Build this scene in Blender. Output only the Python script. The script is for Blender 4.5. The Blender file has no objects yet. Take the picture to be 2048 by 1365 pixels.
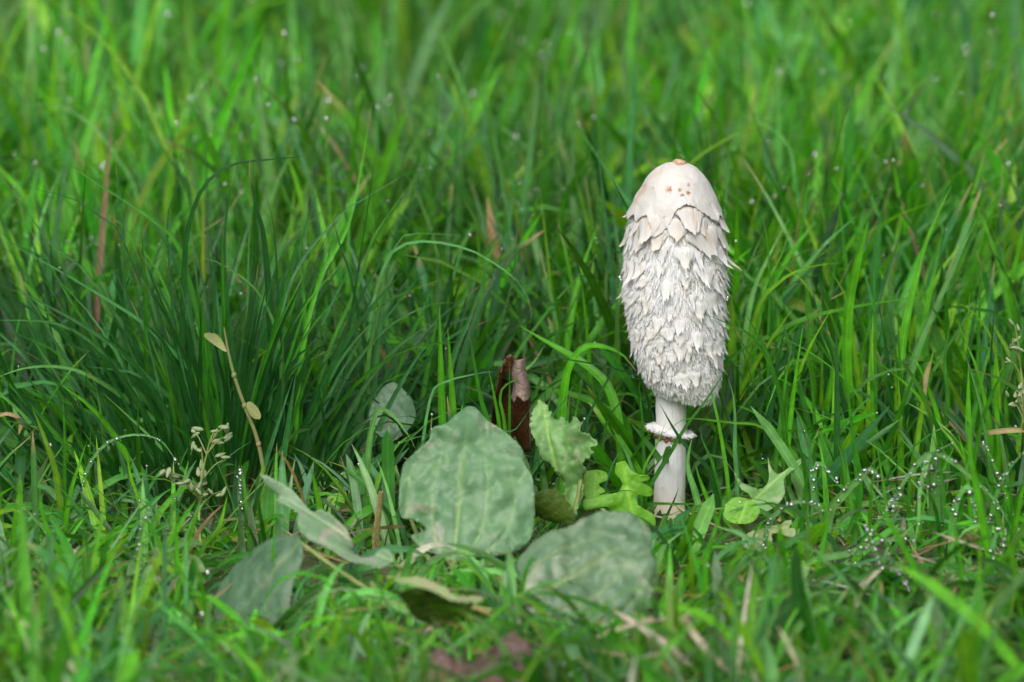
import bpy, math, random
import numpy as np
from mathutils import Vector, Matrix
from mathutils.geometry import delaunay_2d_cdt

R = random.Random(7)
NR = np.random.default_rng(11)
scene = bpy.context.scene
COL = scene.collection

# ------------------------------------------------------------------ camera
F_PX = 10526.0                 # focal length in photograph pixels (2048 wide)
PITCH = math.radians(12.1)
DEPTH = 2.2
MM = 0.000209                  # metres per photograph pixel at the mushroom
FWD = Vector((0, math.cos(PITCH), -math.sin(PITCH)))
UP = Vector((0, math.sin(PITCH), math.cos(PITCH)))
RT = Vector((1, 0, 0))
CAM = -(FWD + RT * (314 / F_PX) - UP * (348 / F_PX)) * DEPTH
cam = bpy.data.cameras.new('camera')
cam.sensor_width = 36.0
cam.lens = 36.0 * F_PX / 2048.0
cam.clip_start = 0.05
cam.clip_end = 500
cam.dof.use_dof = True
cam.dof.focus_distance = 2.18
cam.dof.aperture_fstop = cam.lens / 23.0
cam.dof.aperture_blades = 9
camo = bpy.data.objects.new('camera', cam)
camo.location = CAM
camo.rotation_euler = (math.pi / 2 - PITCH, 0, 0)
COL.objects.link(camo)
scene.camera = camo

# ------------------------------------------------------------------ sky, sun, exposure
SUN_EL, SUN_AZ = math.radians(50), math.radians(195)
w = bpy.data.worlds.new('World')
scene.world = w
w.use_nodes = True
nt = w.node_tree
nt.nodes.clear()
sky = nt.nodes.new('ShaderNodeTexSky')
sky.sky_type = 'NISHITA'
sky.sun_disc = False
sky.sun_elevation = SUN_EL
sky.sun_rotation = SUN_AZ
sky.dust_density = 6.0
hs = nt.nodes.new('ShaderNodeHueSaturation')
hs.inputs['Saturation'].default_value = 0.32      # cloud cover greys the blue
bg = nt.nodes.new('ShaderNodeBackground')
bg.inputs['Strength'].default_value = 0.12
ow = nt.nodes.new('ShaderNodeOutputWorld')
nt.links.new(sky.outputs[0], hs.inputs['Color'])
nt.links.new(hs.outputs[0], bg.inputs['Color'])
nt.links.new(bg.outputs[0], ow.inputs['Surface'])
sl = bpy.data.lights.new('sun', 'SUN')
sl.energy = 1.5
sl.angle = math.radians(50)
sl.color = (1.0, 0.97, 0.92)
so = bpy.data.objects.new('sun', sl)
sd = Vector((math.sin(SUN_AZ) * math.cos(SUN_EL), math.cos(SUN_AZ) * math.cos(SUN_EL), math.sin(SUN_EL)))
so.rotation_euler = sd.to_track_quat('Z', 'Y').to_euler()
so.location = (0, 0, 3)
COL.objects.link(so)
vs = scene.view_settings
vs.view_transform = 'Standard'
vs.look = 'None'
vs.gamma = 1.0
vs.use_curve_mapping = False
vs.exposure = 0.6
cy = scene.cycles
cy.max_bounces = 8
cy.diffuse_bounces = 4
cy.glossy_bounces = 3
cy.transmission_bounces = 6
cy.transparent_max_bounces = 8
cy.caustics_reflective = False
cy.caustics_refractive = False
cy.sample_clamp_indirect = 4.0


# ------------------------------------------------------------------ helpers
def P(px, py, y):
    """the point seen at photograph pixel (px,py), at world depth y"""
    d = FWD + RT * ((px - 1024) / F_PX) - UP * ((py - 682.5) / F_PX)
    t = (y - CAM.y) / d.y
    return CAM + d * t


def G(px, py, z=0.0):
    d = FWD + RT * ((px - 1024) / F_PX) - UP * ((py - 682.5) / F_PX)
    return CAM + d * ((z - CAM.z) / d.z)


def onplane(px, py, p0, n):
    d = FWD + RT * ((px - 1024) / F_PX) - UP * ((py - 682.5) / F_PX)
    return CAM + d * ((p0 - CAM).dot(n) / d.dot(n))


def to_px(p):
    v = p - CAM
    z = v.dot(FWD)
    return 1024 + v.dot(RT) / z * F_PX, 682.5 - v.dot(UP) / z * F_PX


def link(o, parent=None):
    COL.objects.link(o)
    if parent is not None:
        o.parent = parent
    return o


def empty(name, label, cat, loc=(0, 0, 0), group=None):
    o = bpy.data.objects.new(name, None)
    o.empty_display_size = 0.01
    o.location = loc
    o['label'] = label
    o['category'] = cat
    if group:
        o['group'] = group
    return link(o)


def tag(o, label, cat, group=None):
    o['label'] = label
    o['category'] = cat
    if group:
        o['group'] = group
    return o


def mesh_np(name, V, F, mats, col=None, uv=None, smooth=True, mat_idx=None):
    """V (n,3), F (m,k) all with the same k"""
    me = bpy.data.meshes.new(name)
    V = np.asarray(V, dtype=np.float32)
    F = np.asarray(F, dtype=np.int32)
    k = F.shape[1]
    me.vertices.add(len(V))
    me.vertices.foreach_set('co', V.ravel())
    me.loops.add(F.size)
    me.loops.foreach_set('vertex_index', F.ravel())
    me.polygons.add(len(F))
    me.polygons.foreach_set('loop_start', np.arange(0, F.size, k, dtype=np.int32))
    me.polygons.foreach_set('use_smooth', np.full(len(F), smooth, dtype=bool))
    if mat_idx is not None:
        me.polygons.foreach_set('material_index', np.asarray(mat_idx, dtype=np.int32))
    if col is not None:
        a = me.attributes.new('col', 'FLOAT_COLOR', 'POINT')
        c = np.ones((len(V), 4), dtype=np.float32)
        c[:, :3] = col
        a.data.foreach_set('color', c.ravel())
    if uv is not None:
        a = me.attributes.new('across', 'FLOAT', 'POINT')
        a.data.foreach_set('value', np.asarray(uv, dtype=np.float32).ravel())
    for m in (mats if isinstance(mats, (list, tuple)) else [mats]):
        me.materials.append(m)
    me.update(calc_edges=True)
    me.validate()
    return me


def obj(name, me, parent=None, loc=None):
    """mesh given in world space; stored relative to the parent's location"""
    o = bpy.data.objects.new(name, me)
    link(o, parent)
    if parent is not None:
        o.matrix_parent_inverse = Matrix.Translation(-Vector(parent.location))
        if parent.parent is not None:
            o.matrix_parent_inverse = Matrix.Translation(-(parent.matrix_world_t if False else Vector(parent.location)))
    return o


def smooth_line(pts, n):
    """Catmull-Rom through 3-D points, n samples evenly spread"""
    p = np.array([tuple(q) for q in pts], dtype=float)
    p = np.vstack([2 * p[0] - p[1], p, 2 * p[-1] - p[-2]])
    out = []
    m = len(p) - 3
    for i in range(m):
        a, b, c, d = p[i:i + 4]
        for t in np.linspace(0, 1, 12, endpoint=(i == m - 1)):
            out.append(0.5 * (2 * b + (c - a) * t + (2 * a - 5 * b + 4 * c - d) * t * t + (3 * b - a - 3 * c + d) * t ** 3))
    out = np.array(out)
    s = np.concatenate([[0], np.cumsum(np.linalg.norm(np.diff(out, axis=0), axis=1))])
    u = np.linspace(0, s[-1], n)
    return np.stack([np.interp(u, s, out[:, k]) for k in range(3)], axis=1)


def norm(a):
    return a / np.maximum(np.linalg.norm(a, axis=-1, keepdims=True), 1e-9)


# ------------------------------------------------------------------ materials
def newmat(name):
    m = bpy.data.materials.new(name)
    m.use_nodes = True
    m.node_tree.nodes.clear()
    return m, m.node_tree.nodes, m.node_tree.links


def nd(ns, t, **kw):
    n = ns.new(t)
    for k, v in kw.items():
        setattr(n, k, v)
    return n


def ramp(ns, stops):
    r = ns.new('ShaderNodeValToRGB')
    e = r.color_ramp.elements
    while len(e) < len(stops):
        e.new(0.5)
    for i, (p, c) in enumerate(stops):
        e[i].position = p
        e[i].color = tuple(c) + (1,)
    return r


def blade_material():
    m, ns, L = newmat('grass_blade')
    at = nd(ns, 'ShaderNodeAttribute', attribute_name='col')
    ac = nd(ns, 'ShaderNodeAttribute', attribute_name='across')
    # ribs along the blade
    mul = nd(ns, 'ShaderNodeMath', operation='MULTIPLY')
    mul.inputs[1].default_value = 26.0
    L.new(ac.outputs['Fac'], mul.inputs[0])
    sn = nd(ns, 'ShaderNodeMath', operation='SINE')
    L.new(mul.outputs[0], sn.inputs[0])
    tc = nd(ns, 'ShaderNodeTexCoord')
    nz = nd(ns, 'ShaderNodeTexNoise')
    nz.inputs['Scale'].default_value = 160
    nz.inputs['Detail'].default_value = 3
    L.new(tc.outputs['Object'], nz.inputs['Vector'])
    bw = nd(ns, 'ShaderNodeBump')
    bw.inputs['Strength'].default_value = 0.45
    bw.inputs['Distance'].default_value = 0.0004
    L.new(sn.outputs[0], bw.inputs['Height'])
    mr = nd(ns, 'ShaderNodeMapRange')
    mr.inputs['From Min'].default_value = 0.3
    mr.inputs['From Max'].default_value = 0.7
    mr.inputs['To Min'].default_value = 0.78
    mr.inputs['To Max'].default_value = 1.25
    L.new(nz.outputs['Fac'], mr.inputs['Value'])
    sm = nd(ns, 'ShaderNodeMath', operation='MULTIPLY_ADD')
    sm.inputs[1].default_value = 0.08
    L.new(sn.outputs[0], sm.inputs[0])
    L.new(mr.outputs[0], sm.inputs[2])
    ab = nd(ns, 'ShaderNodeMath', operation='ABSOLUTE')
    L.new(ac.outputs['Fac'], ab.inputs[0])
    mb = nd(ns, 'ShaderNodeMapRange')
    mb.inputs['From Min'].default_value = 0.06
    mb.inputs['From Max'].default_value = 0.20
    mb.inputs['To Min'].default_value = 0.30
    mb.inputs['To Max'].default_value = 0.0
    L.new(ab.outputs[0], mb.inputs['Value'])
    sa = nd(ns, 'ShaderNodeMath', operation='ADD')
    L.new(sm.outputs[0], sa.inputs[0])
    L.new(mb.outputs[0], sa.inputs[1])
    mx = nd(ns, 'ShaderNodeVectorMath', operation='SCALE')
    L.new(at.outputs['Color'], mx.inputs[0])
    L.new(sa.outputs[0], mx.inputs['Scale'])
    pr = nd(ns, 'ShaderNodeBsdfPrincipled')
    pr.inputs['Roughness'].default_value = 0.34
    pr.inputs['IOR'].default_value = 1.46
    L.new(mx.outputs[0], pr.inputs['Base Color'])
    L.new(bw.outputs[0], pr.inputs['Normal'])
    tr = nd(ns, 'ShaderNodeBsdfTranslucent')
    tm = nd(ns, 'ShaderNodeVectorMath', operation='MULTIPLY')
    tm.inputs[1].default_value = (1.55, 1.5, 0.7)
    L.new(mx.outputs[0], tm.inputs[0])
    L.new(tm.outputs[0], tr.inputs['Color'])
    ms = nd(ns, 'ShaderNodeMixShader')
    ms.inputs[0].default_value = 0.42
    L.new(pr.outputs[0], ms.inputs[1])
    L.new(tr.outputs[0], ms.inputs[2])
    o = nd(ns, 'ShaderNodeOutputMaterial')
    L.new(ms.outputs[0], o.inputs['Surface'])
    return m


def leaf_material(name, c1, c2, stain, stain_amt, transl, rough=0.5, scale=45):
    m, ns, L = newmat(name)
    tc = nd(ns, 'ShaderNodeTexCoord')
    at = nd(ns, 'ShaderNodeAttribute', attribute_name='col')
    n1 = nd(ns, 'ShaderNodeTexNoise')
    n1.inputs['Scale'].default_value = scale
    n1.inputs['Detail'].default_value = 6
    n1.inputs['Roughness'].default_value = 0.65
    L.new(tc.outputs['Object'], n1.inputs['Vector'])
    r1 = ramp(ns, [(0.3, c1), (0.7, c2)])
    L.new(n1.outputs['Fac'], r1.inputs[0])
    n2 = nd(ns, 'ShaderNodeTexNoise')
    n2.inputs['Scale'].default_value = scale * 1.3
    n2.inputs['Detail'].default_value = 7
    n2.inputs['Distortion'].default_value = 1.0
    mp = nd(ns, 'ShaderNodeMapping')
    mp.inputs['Location'].default_value = (3.1, 1.7, 9.2)
    L.new(tc.outputs['Object'], mp.inputs[0])
    L.new(mp.outputs[0], n2.inputs['Vector'])
    r2 = ramp(ns, [(0.60 - 0.14 * stain_amt, (0, 0, 0)), (0.74 - 0.1 * stain_amt, (1, 1, 1))])
    L.new(n2.outputs['Fac'], r2.inputs[0])
    mix = nd(ns, 'ShaderNodeMix', data_type='RGBA')
    L.new(r2.outputs[0], mix.inputs['Factor'])
    L.new(r1.outputs[0], mix.inputs[6])
    mix.inputs[7].default_value = tuple(stain) + (1,)
    # veins: colour attribute red channel
    sep = nd(ns, 'ShaderNodeSeparateColor')
    L.new(at.outputs['Color'], sep.inputs[0])
    mv = nd(ns, 'ShaderNodeMix', data_type='RGBA')
    L.new(sep.outputs[0], mv.inputs['Factor'])
    L.new(mix.outputs[2], mv.inputs[6])
    mv.inputs[7].default_value = (min(1, c2[0] * 1.5 + .03), min(1, c2[1] * 1.3 + .02), c2[2] * 1.0, 1)
    n3 = nd(ns, 'ShaderNodeTexNoise')
    n3.inputs['Scale'].default_value = 420
    n3.inputs['Detail'].default_value = 4
    L.new(tc.outputs['Object'], n3.inputs['Vector'])
    bp = nd(ns, 'ShaderNodeBump')
    bp.inputs['Strength'].default_value = 0.35
    bp.inputs['Distance'].default_value = 0.0012
    L.new(n3.outputs['Fac'], bp.inputs['Height'])
    pr = nd(ns, 'ShaderNodeBsdfPrincipled')
    pr.inputs['Roughness'].default_value = rough
    L.new(mv.outputs[2], pr.inputs['Base Color'])
    L.new(bp.outputs[0], pr.inputs['Normal'])
    tr = nd(ns, 'ShaderNodeBsdfTranslucent')
    tm = nd(ns, 'ShaderNodeVectorMath', operation='MULTIPLY')
    tm.inputs[1].default_value = (1.7, 1.6, 0.35)
    L.new(mv.outputs[2], tm.inputs[0])
    L.new(tm.outputs[0], tr.inputs['Color'])
    ms = nd(ns, 'ShaderNodeMixShader')
    ms.inputs[0].default_value = transl
    L.new(pr.outputs[0], ms.inputs[1])
    L.new(tr.outputs[0], ms.inputs[2])
    o = nd(ns, 'ShaderNodeOutputMaterial')
    L.new(ms.outputs[0], o.inputs['Surface'])
    return m


def soil_material():
    m, ns, L = newmat('soil')
    tc = nd(ns, 'ShaderNodeTexCoord')
    n1 = nd(ns, 'ShaderNodeTexNoise')
    n1.inputs['Scale'].default_value = 60
    n1.inputs['Detail'].default_value = 8
    L.new(tc.outputs['Object'], n1.inputs['Vector'])
    r = ramp(ns, [(0.3, (0.018, 0.028, 0.008)), (0.5, (0.035, 0.06, 0.012)), (0.72, (0.075, 0.06, 0.03))])
    L.new(n1.outputs['Fac'], r.inputs[0])
    bp = nd(ns, 'ShaderNodeBump')
    bp.inputs['Distance'].default_value = 0.01
    L.new(n1.outputs['Fac'], bp.inputs['Height'])
    pr = nd(ns, 'ShaderNodeBsdfPrincipled')
    pr.inputs['Roughness'].default_value = 0.85
    L.new(r.outputs[0], pr.inputs['Base Color'])
    L.new(bp.outputs[0], pr.inputs['Normal'])
    o = nd(ns, 'ShaderNodeOutputMaterial')
    L.new(pr.outputs[0], o.inputs['Surface'])
    return m


def mushroom_material(name, spots=(), cream=0.35, sss=0.25, transl=0.0, streak=True, unit=False, tint=1.0, c0=(0.795, 0.80, 0.815), c1=(0.81, 0.80, 0.785), c2=(0.80, 0.68, 0.53)):
    m, ns, L = newmat(name)
    tc = nd(ns, 'ShaderNodeTexCoord')
    n1 = nd(ns, 'ShaderNodeTexNoise')
    n1.inputs['Scale'].default_value = 1.2 if unit else 55
    n1.inputs['Detail'].default_value = 5
    L.new(tc.outputs['Object'], n1.inputs['Vector'])
    r = ramp(ns, [(0.40, tuple(tint * q for q in c0)), (0.60, tuple(tint * q for q in c1)), (0.80, tuple(tint * q for q in c2))])
    r.color_ramp.elements[2].position = 1.0 - cream * 0.45
    L.new(n1.outputs['Fac'], r.inputs[0])
    at = nd(ns, 'ShaderNodeAttribute', attribute_name='col')
    sep = nd(ns, 'ShaderNodeSeparateColor')
    L.new(at.outputs['Color'], sep.inputs[0])
    mt = nd(ns, 'ShaderNodeMix', data_type='RGBA')
    L.new(sep.outputs[0], mt.inputs['Factor'])
    L.new(r.outputs[0], mt.inputs[6])
    mt.inputs[7].default_value = (0.70, 0.55, 0.38, 1)
    last = mt.outputs[2]
    for (p, rad, c) in spots:
        vm = nd(ns, 'ShaderNodeVectorMath', operation='DISTANCE')
        vm.inputs[1].default_value = p
        L.new(tc.outputs['Object'], vm.inputs[0])
        nn = nd(ns, 'ShaderNodeTexNoise')
        nn.inputs['Scale'].default_value = 1100
        L.new(tc.outputs['Object'], nn.inputs['Vector'])
        ad = nd(ns, 'ShaderNodeMath', operation='MULTIPLY_ADD')
        L.new(nn.outputs['Fac'], ad.inputs[0])
        ad.inputs[1].default_value = rad * 2.2
        L.new(vm.outputs['Value'], ad.inputs[2])
        mr = nd(ns, 'ShaderNodeMapRange')
        mr.inputs['From Min'].default_value = rad * 1.55
        mr.inputs['From Max'].default_value = rad * 2.3
        mr.inputs['To Min'].default_value = 1
        mr.inputs['To Max'].default_value = 0
        L.new(ad.outputs[0], mr.inputs['Value'])
        mx = nd(ns, 'ShaderNodeMix', data_type='RGBA')
        L.new(mr.outputs[0], mx.inputs['Factor'])
        L.new(last, mx.inputs[6])
        mx.inputs[7].default_value = tuple(c) + (1,)
        last = mx.outputs[2]
    pr = nd(ns, 'ShaderNodeBsdfPrincipled')
    pr.inputs['Roughness'].default_value = 0.62
    pr.inputs['Subsurface Weight'].default_value = sss
    pr.inputs['Subsurface Radius'].default_value = (1.0, 0.7, 0.5)
    pr.inputs['Subsurface Scale'].default_value = 0.0015
    L.new(last, pr.inputs['Base Color'])
    mp = nd(ns, 'ShaderNodeMapping')
    mp.inputs['Scale'].default_value = (16, 1.2, 2) if unit else ((1300, 1300, 110) if streak else (500, 500, 500))
    L.new(tc.outputs['Object'], mp.inputs[0])
    n3 = nd(ns, 'ShaderNodeTexNoise')
    n3.inputs['Scale'].default_value = 1.0
    n3.inputs['Detail'].default_value = 3
    L.new(mp.outputs[0], n3.inputs['Vector'])
    bp = nd(ns, 'ShaderNodeBump')
    bp.inputs['Strength'].default_value = 0.55
    bp.inputs['Distance'].default_value = 0.0007
    L.new(n3.outputs['Fac'], bp.inputs['Height'])
    L.new(bp.outputs[0], pr.inputs['Normal'])
    o = nd(ns, 'ShaderNodeOutputMaterial')
    if transl > 0:
        tr = nd(ns, 'ShaderNodeBsdfTranslucent')
        L.new(last, tr.inputs['Color'])
        ms = nd(ns, 'ShaderNodeMixShader')
        ms.inputs[0].default_value = transl
        L.new(pr.outputs[0], ms.inputs[1])
        L.new(tr.outputs[0], ms.inputs[2])
        L.new(ms.outputs[0], o.inputs['Surface'])
    else:
        L.new(pr.outputs[0], o.inputs['Surface'])
    return m


def plain(name, c1, c2, rough=0.7, scale=200, transl=0.0):
    m, ns, L = newmat(name)
    tc = nd(ns, 'ShaderNodeTexCoord')
    n1 = nd(ns, 'ShaderNodeTexNoise')
    n1.inputs['Scale'].default_value = scale
    n1.inputs['Detail'].default_value = 6
    L.new(tc.outputs['Object'], n1.inputs['Vector'])
    r = ramp(ns, [(0.35, c1), (0.65, c2)])
    L.new(n1.outputs['Fac'], r.inputs[0])
    bp = nd(ns, 'ShaderNodeBump')
    bp.inputs['Strength'].default_value = 0.4
    bp.inputs['Distance'].default_value = 0.001
    L.new(n1.outputs['Fac'], bp.inputs['Height'])
    pr = nd(ns, 'ShaderNodeBsdfPrincipled')
    pr.inputs['Roughness'].default_value = rough
    L.new(r.outputs[0], pr.inputs['Base Color'])
    L.new(bp.outputs[0], pr.inputs['Normal'])
    o = nd(ns, 'ShaderNodeOutputMaterial')
    if transl:
        tr = nd(ns, 'ShaderNodeBsdfTranslucent')
        L.new(r.outputs[0], tr.inputs['Color'])
        ms = nd(ns, 'ShaderNodeMixShader')
        ms.inputs[0].default_value = transl
        L.new(pr.outputs[0], ms.inputs[1])
        L.new(tr.outputs[0], ms.inputs[2])
        L.new(ms.outputs[0], o.inputs['Surface'])
    else:
        L.new(pr.outputs[0], o.inputs['Surface'])
    return m


def water_material():
    m, ns, L = newmat('water_drop')
    fr = nd(ns, 'ShaderNodeFresnel')
    fr.inputs['IOR'].default_value = 1.9
    gl = nd(ns, 'ShaderNodeBsdfGlossy')
    gl.inputs['Roughness'].default_value = 0.08
    tp = nd(ns, 'ShaderNodeBsdfTransparent')
    ms = nd(ns, 'ShaderNodeMixShader')
    ad = nd(ns, 'ShaderNodeMath', operation='MULTIPLY_ADD')
    ad.inputs[1].default_value = 0.6
    ad.inputs[2].default_value = 0.28
    L.new(fr.outputs[0], ad.inputs[0])
    L.new(ad.outputs[0], ms.inputs[0])
    L.new(tp.outputs[0], ms.inputs[1])
    L.new(gl.outputs[0], ms.inputs[2])
    o = nd(ns, 'ShaderNodeOutputMaterial')
    L.new(ms.outputs[0], o.inputs['Surface'])
    return m


M_BLADE = blade_material()
M_SOIL = soil_material()
M_WATER = water_material()
M_PLANT = leaf_material('plantain_leaf', (0.055, 0.150, 0.060), (0.135, 0.260, 0.120), (0.26, 0.27, 0.19), 0.12, 0.22)
M_PLANT_WORN = leaf_material('plantain_leaf_worn', (0.065, 0.145, 0.07), (0.145, 0.235, 0.125), (0.28, 0.31, 0.22), 0.35, 0.22)
M_PLANT_DULL_SHADE = leaf_material('plantain_leaf_dull_shade', (0.040, 0.110, 0.050), (0.085, 0.165, 0.085), (0.17, 0.20, 0.14), 0.3, 0.2)  # drooping leaf's dull tone; on the small back leaf it stands in for shade
M_PLANT_PALE = leaf_material('plantain_leaf_pale', (0.11, 0.21, 0.10), (0.21, 0.32, 0.19), (0.36, 0.28, 0.26), 0.25, 0.25)
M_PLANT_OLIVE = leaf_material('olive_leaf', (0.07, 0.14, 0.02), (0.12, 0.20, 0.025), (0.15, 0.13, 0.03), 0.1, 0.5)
M_DAND = leaf_material('dandelion_leaf', (0.13, 0.36, 0.02), (0.20, 0.46, 0.03), (0.28, 0.42, 0.06), 0.1, 0.45)  # raised green puts the glow of backlight into the leaf colour
M_THISTLE = leaf_material('thistle_leaf', (0.10, 0.24, 0.065), (0.20, 0.38, 0.12), (0.33, 0.38, 0.22), 0.4, 0.3, scale=90)
M_PALE = leaf_material('pale_leaf', (0.18, 0.28, 0.10), (0.30, 0.36, 0.17), (0.42, 0.32, 0.24), 0.5, 0.3)
M_DEAD_OUT = leaf_material('dead_leaf_back', (0.11, 0.075, 0.06), (0.25, 0.185, 0.155), (0.10, 0.055, 0.04), 0.4, 0.05, rough=0.75, scale=120)
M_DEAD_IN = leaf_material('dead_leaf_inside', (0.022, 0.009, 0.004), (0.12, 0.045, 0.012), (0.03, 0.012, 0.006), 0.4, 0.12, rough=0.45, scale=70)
for m_ in (M_DEAD_OUT, M_DEAD_IN):      # netted veins
    ns_, L_ = m_.node_tree.nodes, m_.node_tree.links
    tc_ = ns_.new('ShaderNodeTexCoord')
    vo_ = ns_.new('ShaderNodeTexVoronoi')
    vo_.feature = 'DISTANCE_TO_EDGE'
    vo_.inputs['Scale'].default_value = 260
    L_.new(tc_.outputs['Object'], vo_.inputs['Vector'])
    mr_ = ns_.new('ShaderNodeMapRange')
    mr_.inputs['From Max'].default_value = 0.12
    L_.new(vo_.outputs['Distance'], mr_.inputs['Value'])
    b_ = [q for q in ns_ if q.type == 'BUMP'][0]
    b_.inputs['Strength'].default_value = 0.35
    L_.new(mr_.outputs[0], b_.inputs['Height'])
M_DEAD_DARK = leaf_material('dead_leaf_dark', (0.040, 0.022, 0.020), (0.115, 0.065, 0.05), (0.22, 0.14, 0.10), 0.3, 0.05, rough=0.6, scale=60)
M_STRAW = plain('straw', (0.34, 0.29, 0.20), (0.52, 0.49, 0.40), 0.6, 260, 0.25)
M_SEED = plain('spikelet', (0.20, 0.30, 0.13), (0.38, 0.44, 0.25), 0.6, 500, 0.25)
M_STALK = plain('grass_stalk', (0.15, 0.24, 0.05), (0.26, 0.30, 0.10), 0.5, 300, 0.2)
M_DRY_STALK = plain('dry_stalk', (0.13, 0.20, 0.05), (0.20, 0.17, 0.07), 0.6, 120, 0.1)
M_YELLOW = plain('yellowing_leaf', (0.18, 0.22, 0.05), (0.30, 0.32, 0.12), 0.6, 120, 0.4)
M_SPIKE = plain('plantain_spike', (0.16, 0.13, 0.04), (0.26, 0.24, 0.08), 0.8, 700)

# ------------------------------------------------------------------ ground
def ground_height(x, y):
    return 0.004 * np.sin(x * 9 + 1.3) * np.cos(y * 7) + 0.003 * np.sin(x * 23 + y * 17)


def build_ground():
    xs = np.concatenate([[-120, -30, -8], np.linspace(-3, 3, 90), [8, 30, 120]])
    ys = np.concatenate([[-120, -30, -8], np.linspace(-3, 5, 110), [9, 30, 120]])
    X, Y = np.meshgrid(xs, ys)
    inside = (np.abs(X) < 3.1) & (Y > -3.1) & (Y < 5.1)
    Z = np.where(inside, ground_height(X, Y), 0) - 0.004
    V = np.stack([X, Y, Z], -1).reshape(-1, 3)
    nx, ny = len(xs), len(ys)
    i = np.arange(ny - 1)[:, None] * nx + np.arange(nx - 1)[None]
    F = np.stack([i, i + 1, i + nx + 1, i + nx], -1).reshape(-1, 4)
    o = obj('ground', mesh_np('ground', V, F, M_SOIL))
    o['kind'] = 'structure'
    return o


build_ground()

# ------------------------------------------------------------------ grass blades: many at once
PAL = {
    'mid': (0.046, 0.215, 0.016),
    'bright': (0.086, 0.335, 0.014),
    'yellow': (0.155, 0.365, 0.016),
    'blue': (0.062, 0.215, 0.066),
    'dark': (0.020, 0.108, 0.020),
    'pale': (0.125, 0.330, 0.085),
    'grey': (0.175, 0.300, 0.160),
    'straw': (0.46, 0.43, 0.33),
    'tan': (0.42, 0.30, 0.16),
}


def blades(root, length, width, az, lean, curl, twist, col, tipcol, rows=7, across=3):
    """vectorised blades -> V, F, colour, across"""
    n = len(root)
    t = np.linspace(0, 1, rows)[None, :]
    ang = lean[:, None] + curl[:, None] * t ** 1.6
    ds = length[:, None] / (rows - 1)
    h = np.stack([np.cos(az), np.sin(az), np.zeros(n)], -1)
    step = (np.sin(ang)[..., None] * h[:, None] + np.cos(ang)[..., None] * np.array([0, 0, 1.0])) * ds[..., None]
    pos = root[:, None] + np.concatenate([np.zeros((n, 1, 3)), np.cumsum(step[:, :-1], 1)], 1)
    T = norm(step)
    S0 = np.stack([-np.sin(az), np.cos(az), np.zeros(n)], -1)[:, None] * np.ones((1, rows, 1))
    N = np.cross(T, S0)
    tw = twist[:, None] * (0.35 + 0.65 * t) + NR.uniform(-.6, .6, n)[:, None]
    S = np.cos(tw)[..., None] * S0 + np.sin(tw)[..., None] * N
    N = norm(np.cross(T, S))
    prof = (0.55 + 0.45 * np.minimum(1, t / 0.35)) * np.clip(1 - t ** np.where(NR.random(n) < 0.22, 14.0, 3.0)[:, None], 0.03, 1)
    wv = width[:, None] * prof * 0.5
    if across == 3:
        off = [(-1, 0.0), (0, -0.32), (1, 0.0)]
    else:
        off = [(-1, 0.0), (1, 0.0)]
    V = np.stack([pos + S * (wv * a)[..., None] + N * (wv * b)[..., None] for a, b in off], 2)   # n,rows,k,3
    k = len(off)
    idx = np.arange(n * rows * k).reshape(n, rows, k)
    F = np.stack([idx[:, :-1, :-1], idx[:, :-1, 1:], idx[:, 1:, 1:], idx[:, 1:, :-1]], -1).reshape(-1, 4)
    c = col[:, None, None, :] * np.ones((1, rows, k, 1))
    tm = np.clip((t - 0.86) / 0.12, 0, 1)[..., None, None]
    c = c * (1 - tm) + tipcol[:, None, None, :] * tm
    bm = np.clip(1 - t / 0.16, 0, 1)[..., None, None] * 0.55          # pale sheath at the foot
    c = c * (1 - bm) + np.array([0.20, 0.26, 0.09]) * bm
    u = np.tile(np.array([o[0] for o in off]), n * rows)
    return V.reshape(-1, 3), F, c.reshape(-1, 3), u


def pick_colours(n, weights, jitter=0.22):
    keys = list(weights)
    p = np.array([weights[k] for k in keys], dtype=float)
    ch = NR.choice(len(keys), n, p=p / p.sum())
    base = np.array([PAL[k] for k in keys])[ch]
    f = NR.normal(1, jitter, (n, 1)).clip(0.5, 1.6)
    hue = NR.normal(1, 0.10, (n, 3)).clip(0.7, 1.3)
    return base * f * hue


def value_noise(x, y, s, seed):
    r = np.random.default_rng(seed)
    g = r.uniform(-1, 1, (64, 64))
    u, v = x / s + 200.3, y / s + 200.7
    i, j = np.floor(u).astype(int), np.floor(v).astype(int)
    a, b = u - i, v - j
    a, b = a * a * (3 - 2 * a), b * b * (3 - 2 * b)
    q = lambda ii, jj: g[ii % 64, jj % 64]
    return (q(i, j) * (1 - a) + q(i + 1, j) * a) * (1 - b) + (q(i, j + 1) * (1 - a) + q(i + 1, j + 1) * a) * b


# where the low plants press the grass down: (x range px, y range of depth behind which is free, lowest py allowed)
KEEP = [(1288, 1392, 0.0, 1012), (1230, 1460, -0.012, 985), (1392, 1470, 0.0, 960),
        (795, 1072, -0.05, 1122), (1072, 1175, -0.07, 1060), (1035, 1315, -0.11, 1240), (520, 800, -0.075, 1160),
        (408, 612, -0.115, 1268), (790, 965, -0.19, 1232), (850, 1090, -0.27, 1335), (1165, 1310, -0.05, 1045),
        (1455, 1595, -0.06, 1080), (940, 1070, 0.10, 850), (310, 470, -0.05, 990), (1780, 2048, -0.02, 1040), (1620, 2060, -0.088, 1150),
        (1600, 1780, -0.02, 1040), (-200, 260, 0.03, 850), (230, 800, 0.03, 895), (1440, 2300, 0.02, 800), (820, 1290, 0.05, 750)]


def proj(V):
    v = V - np.array(CAM)
    z = v @ np.array(FWD)
    return 1024 + v[..., 0] / z * F_PX, 682.5 - (v @ np.array(UP)) / z * F_PX


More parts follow.
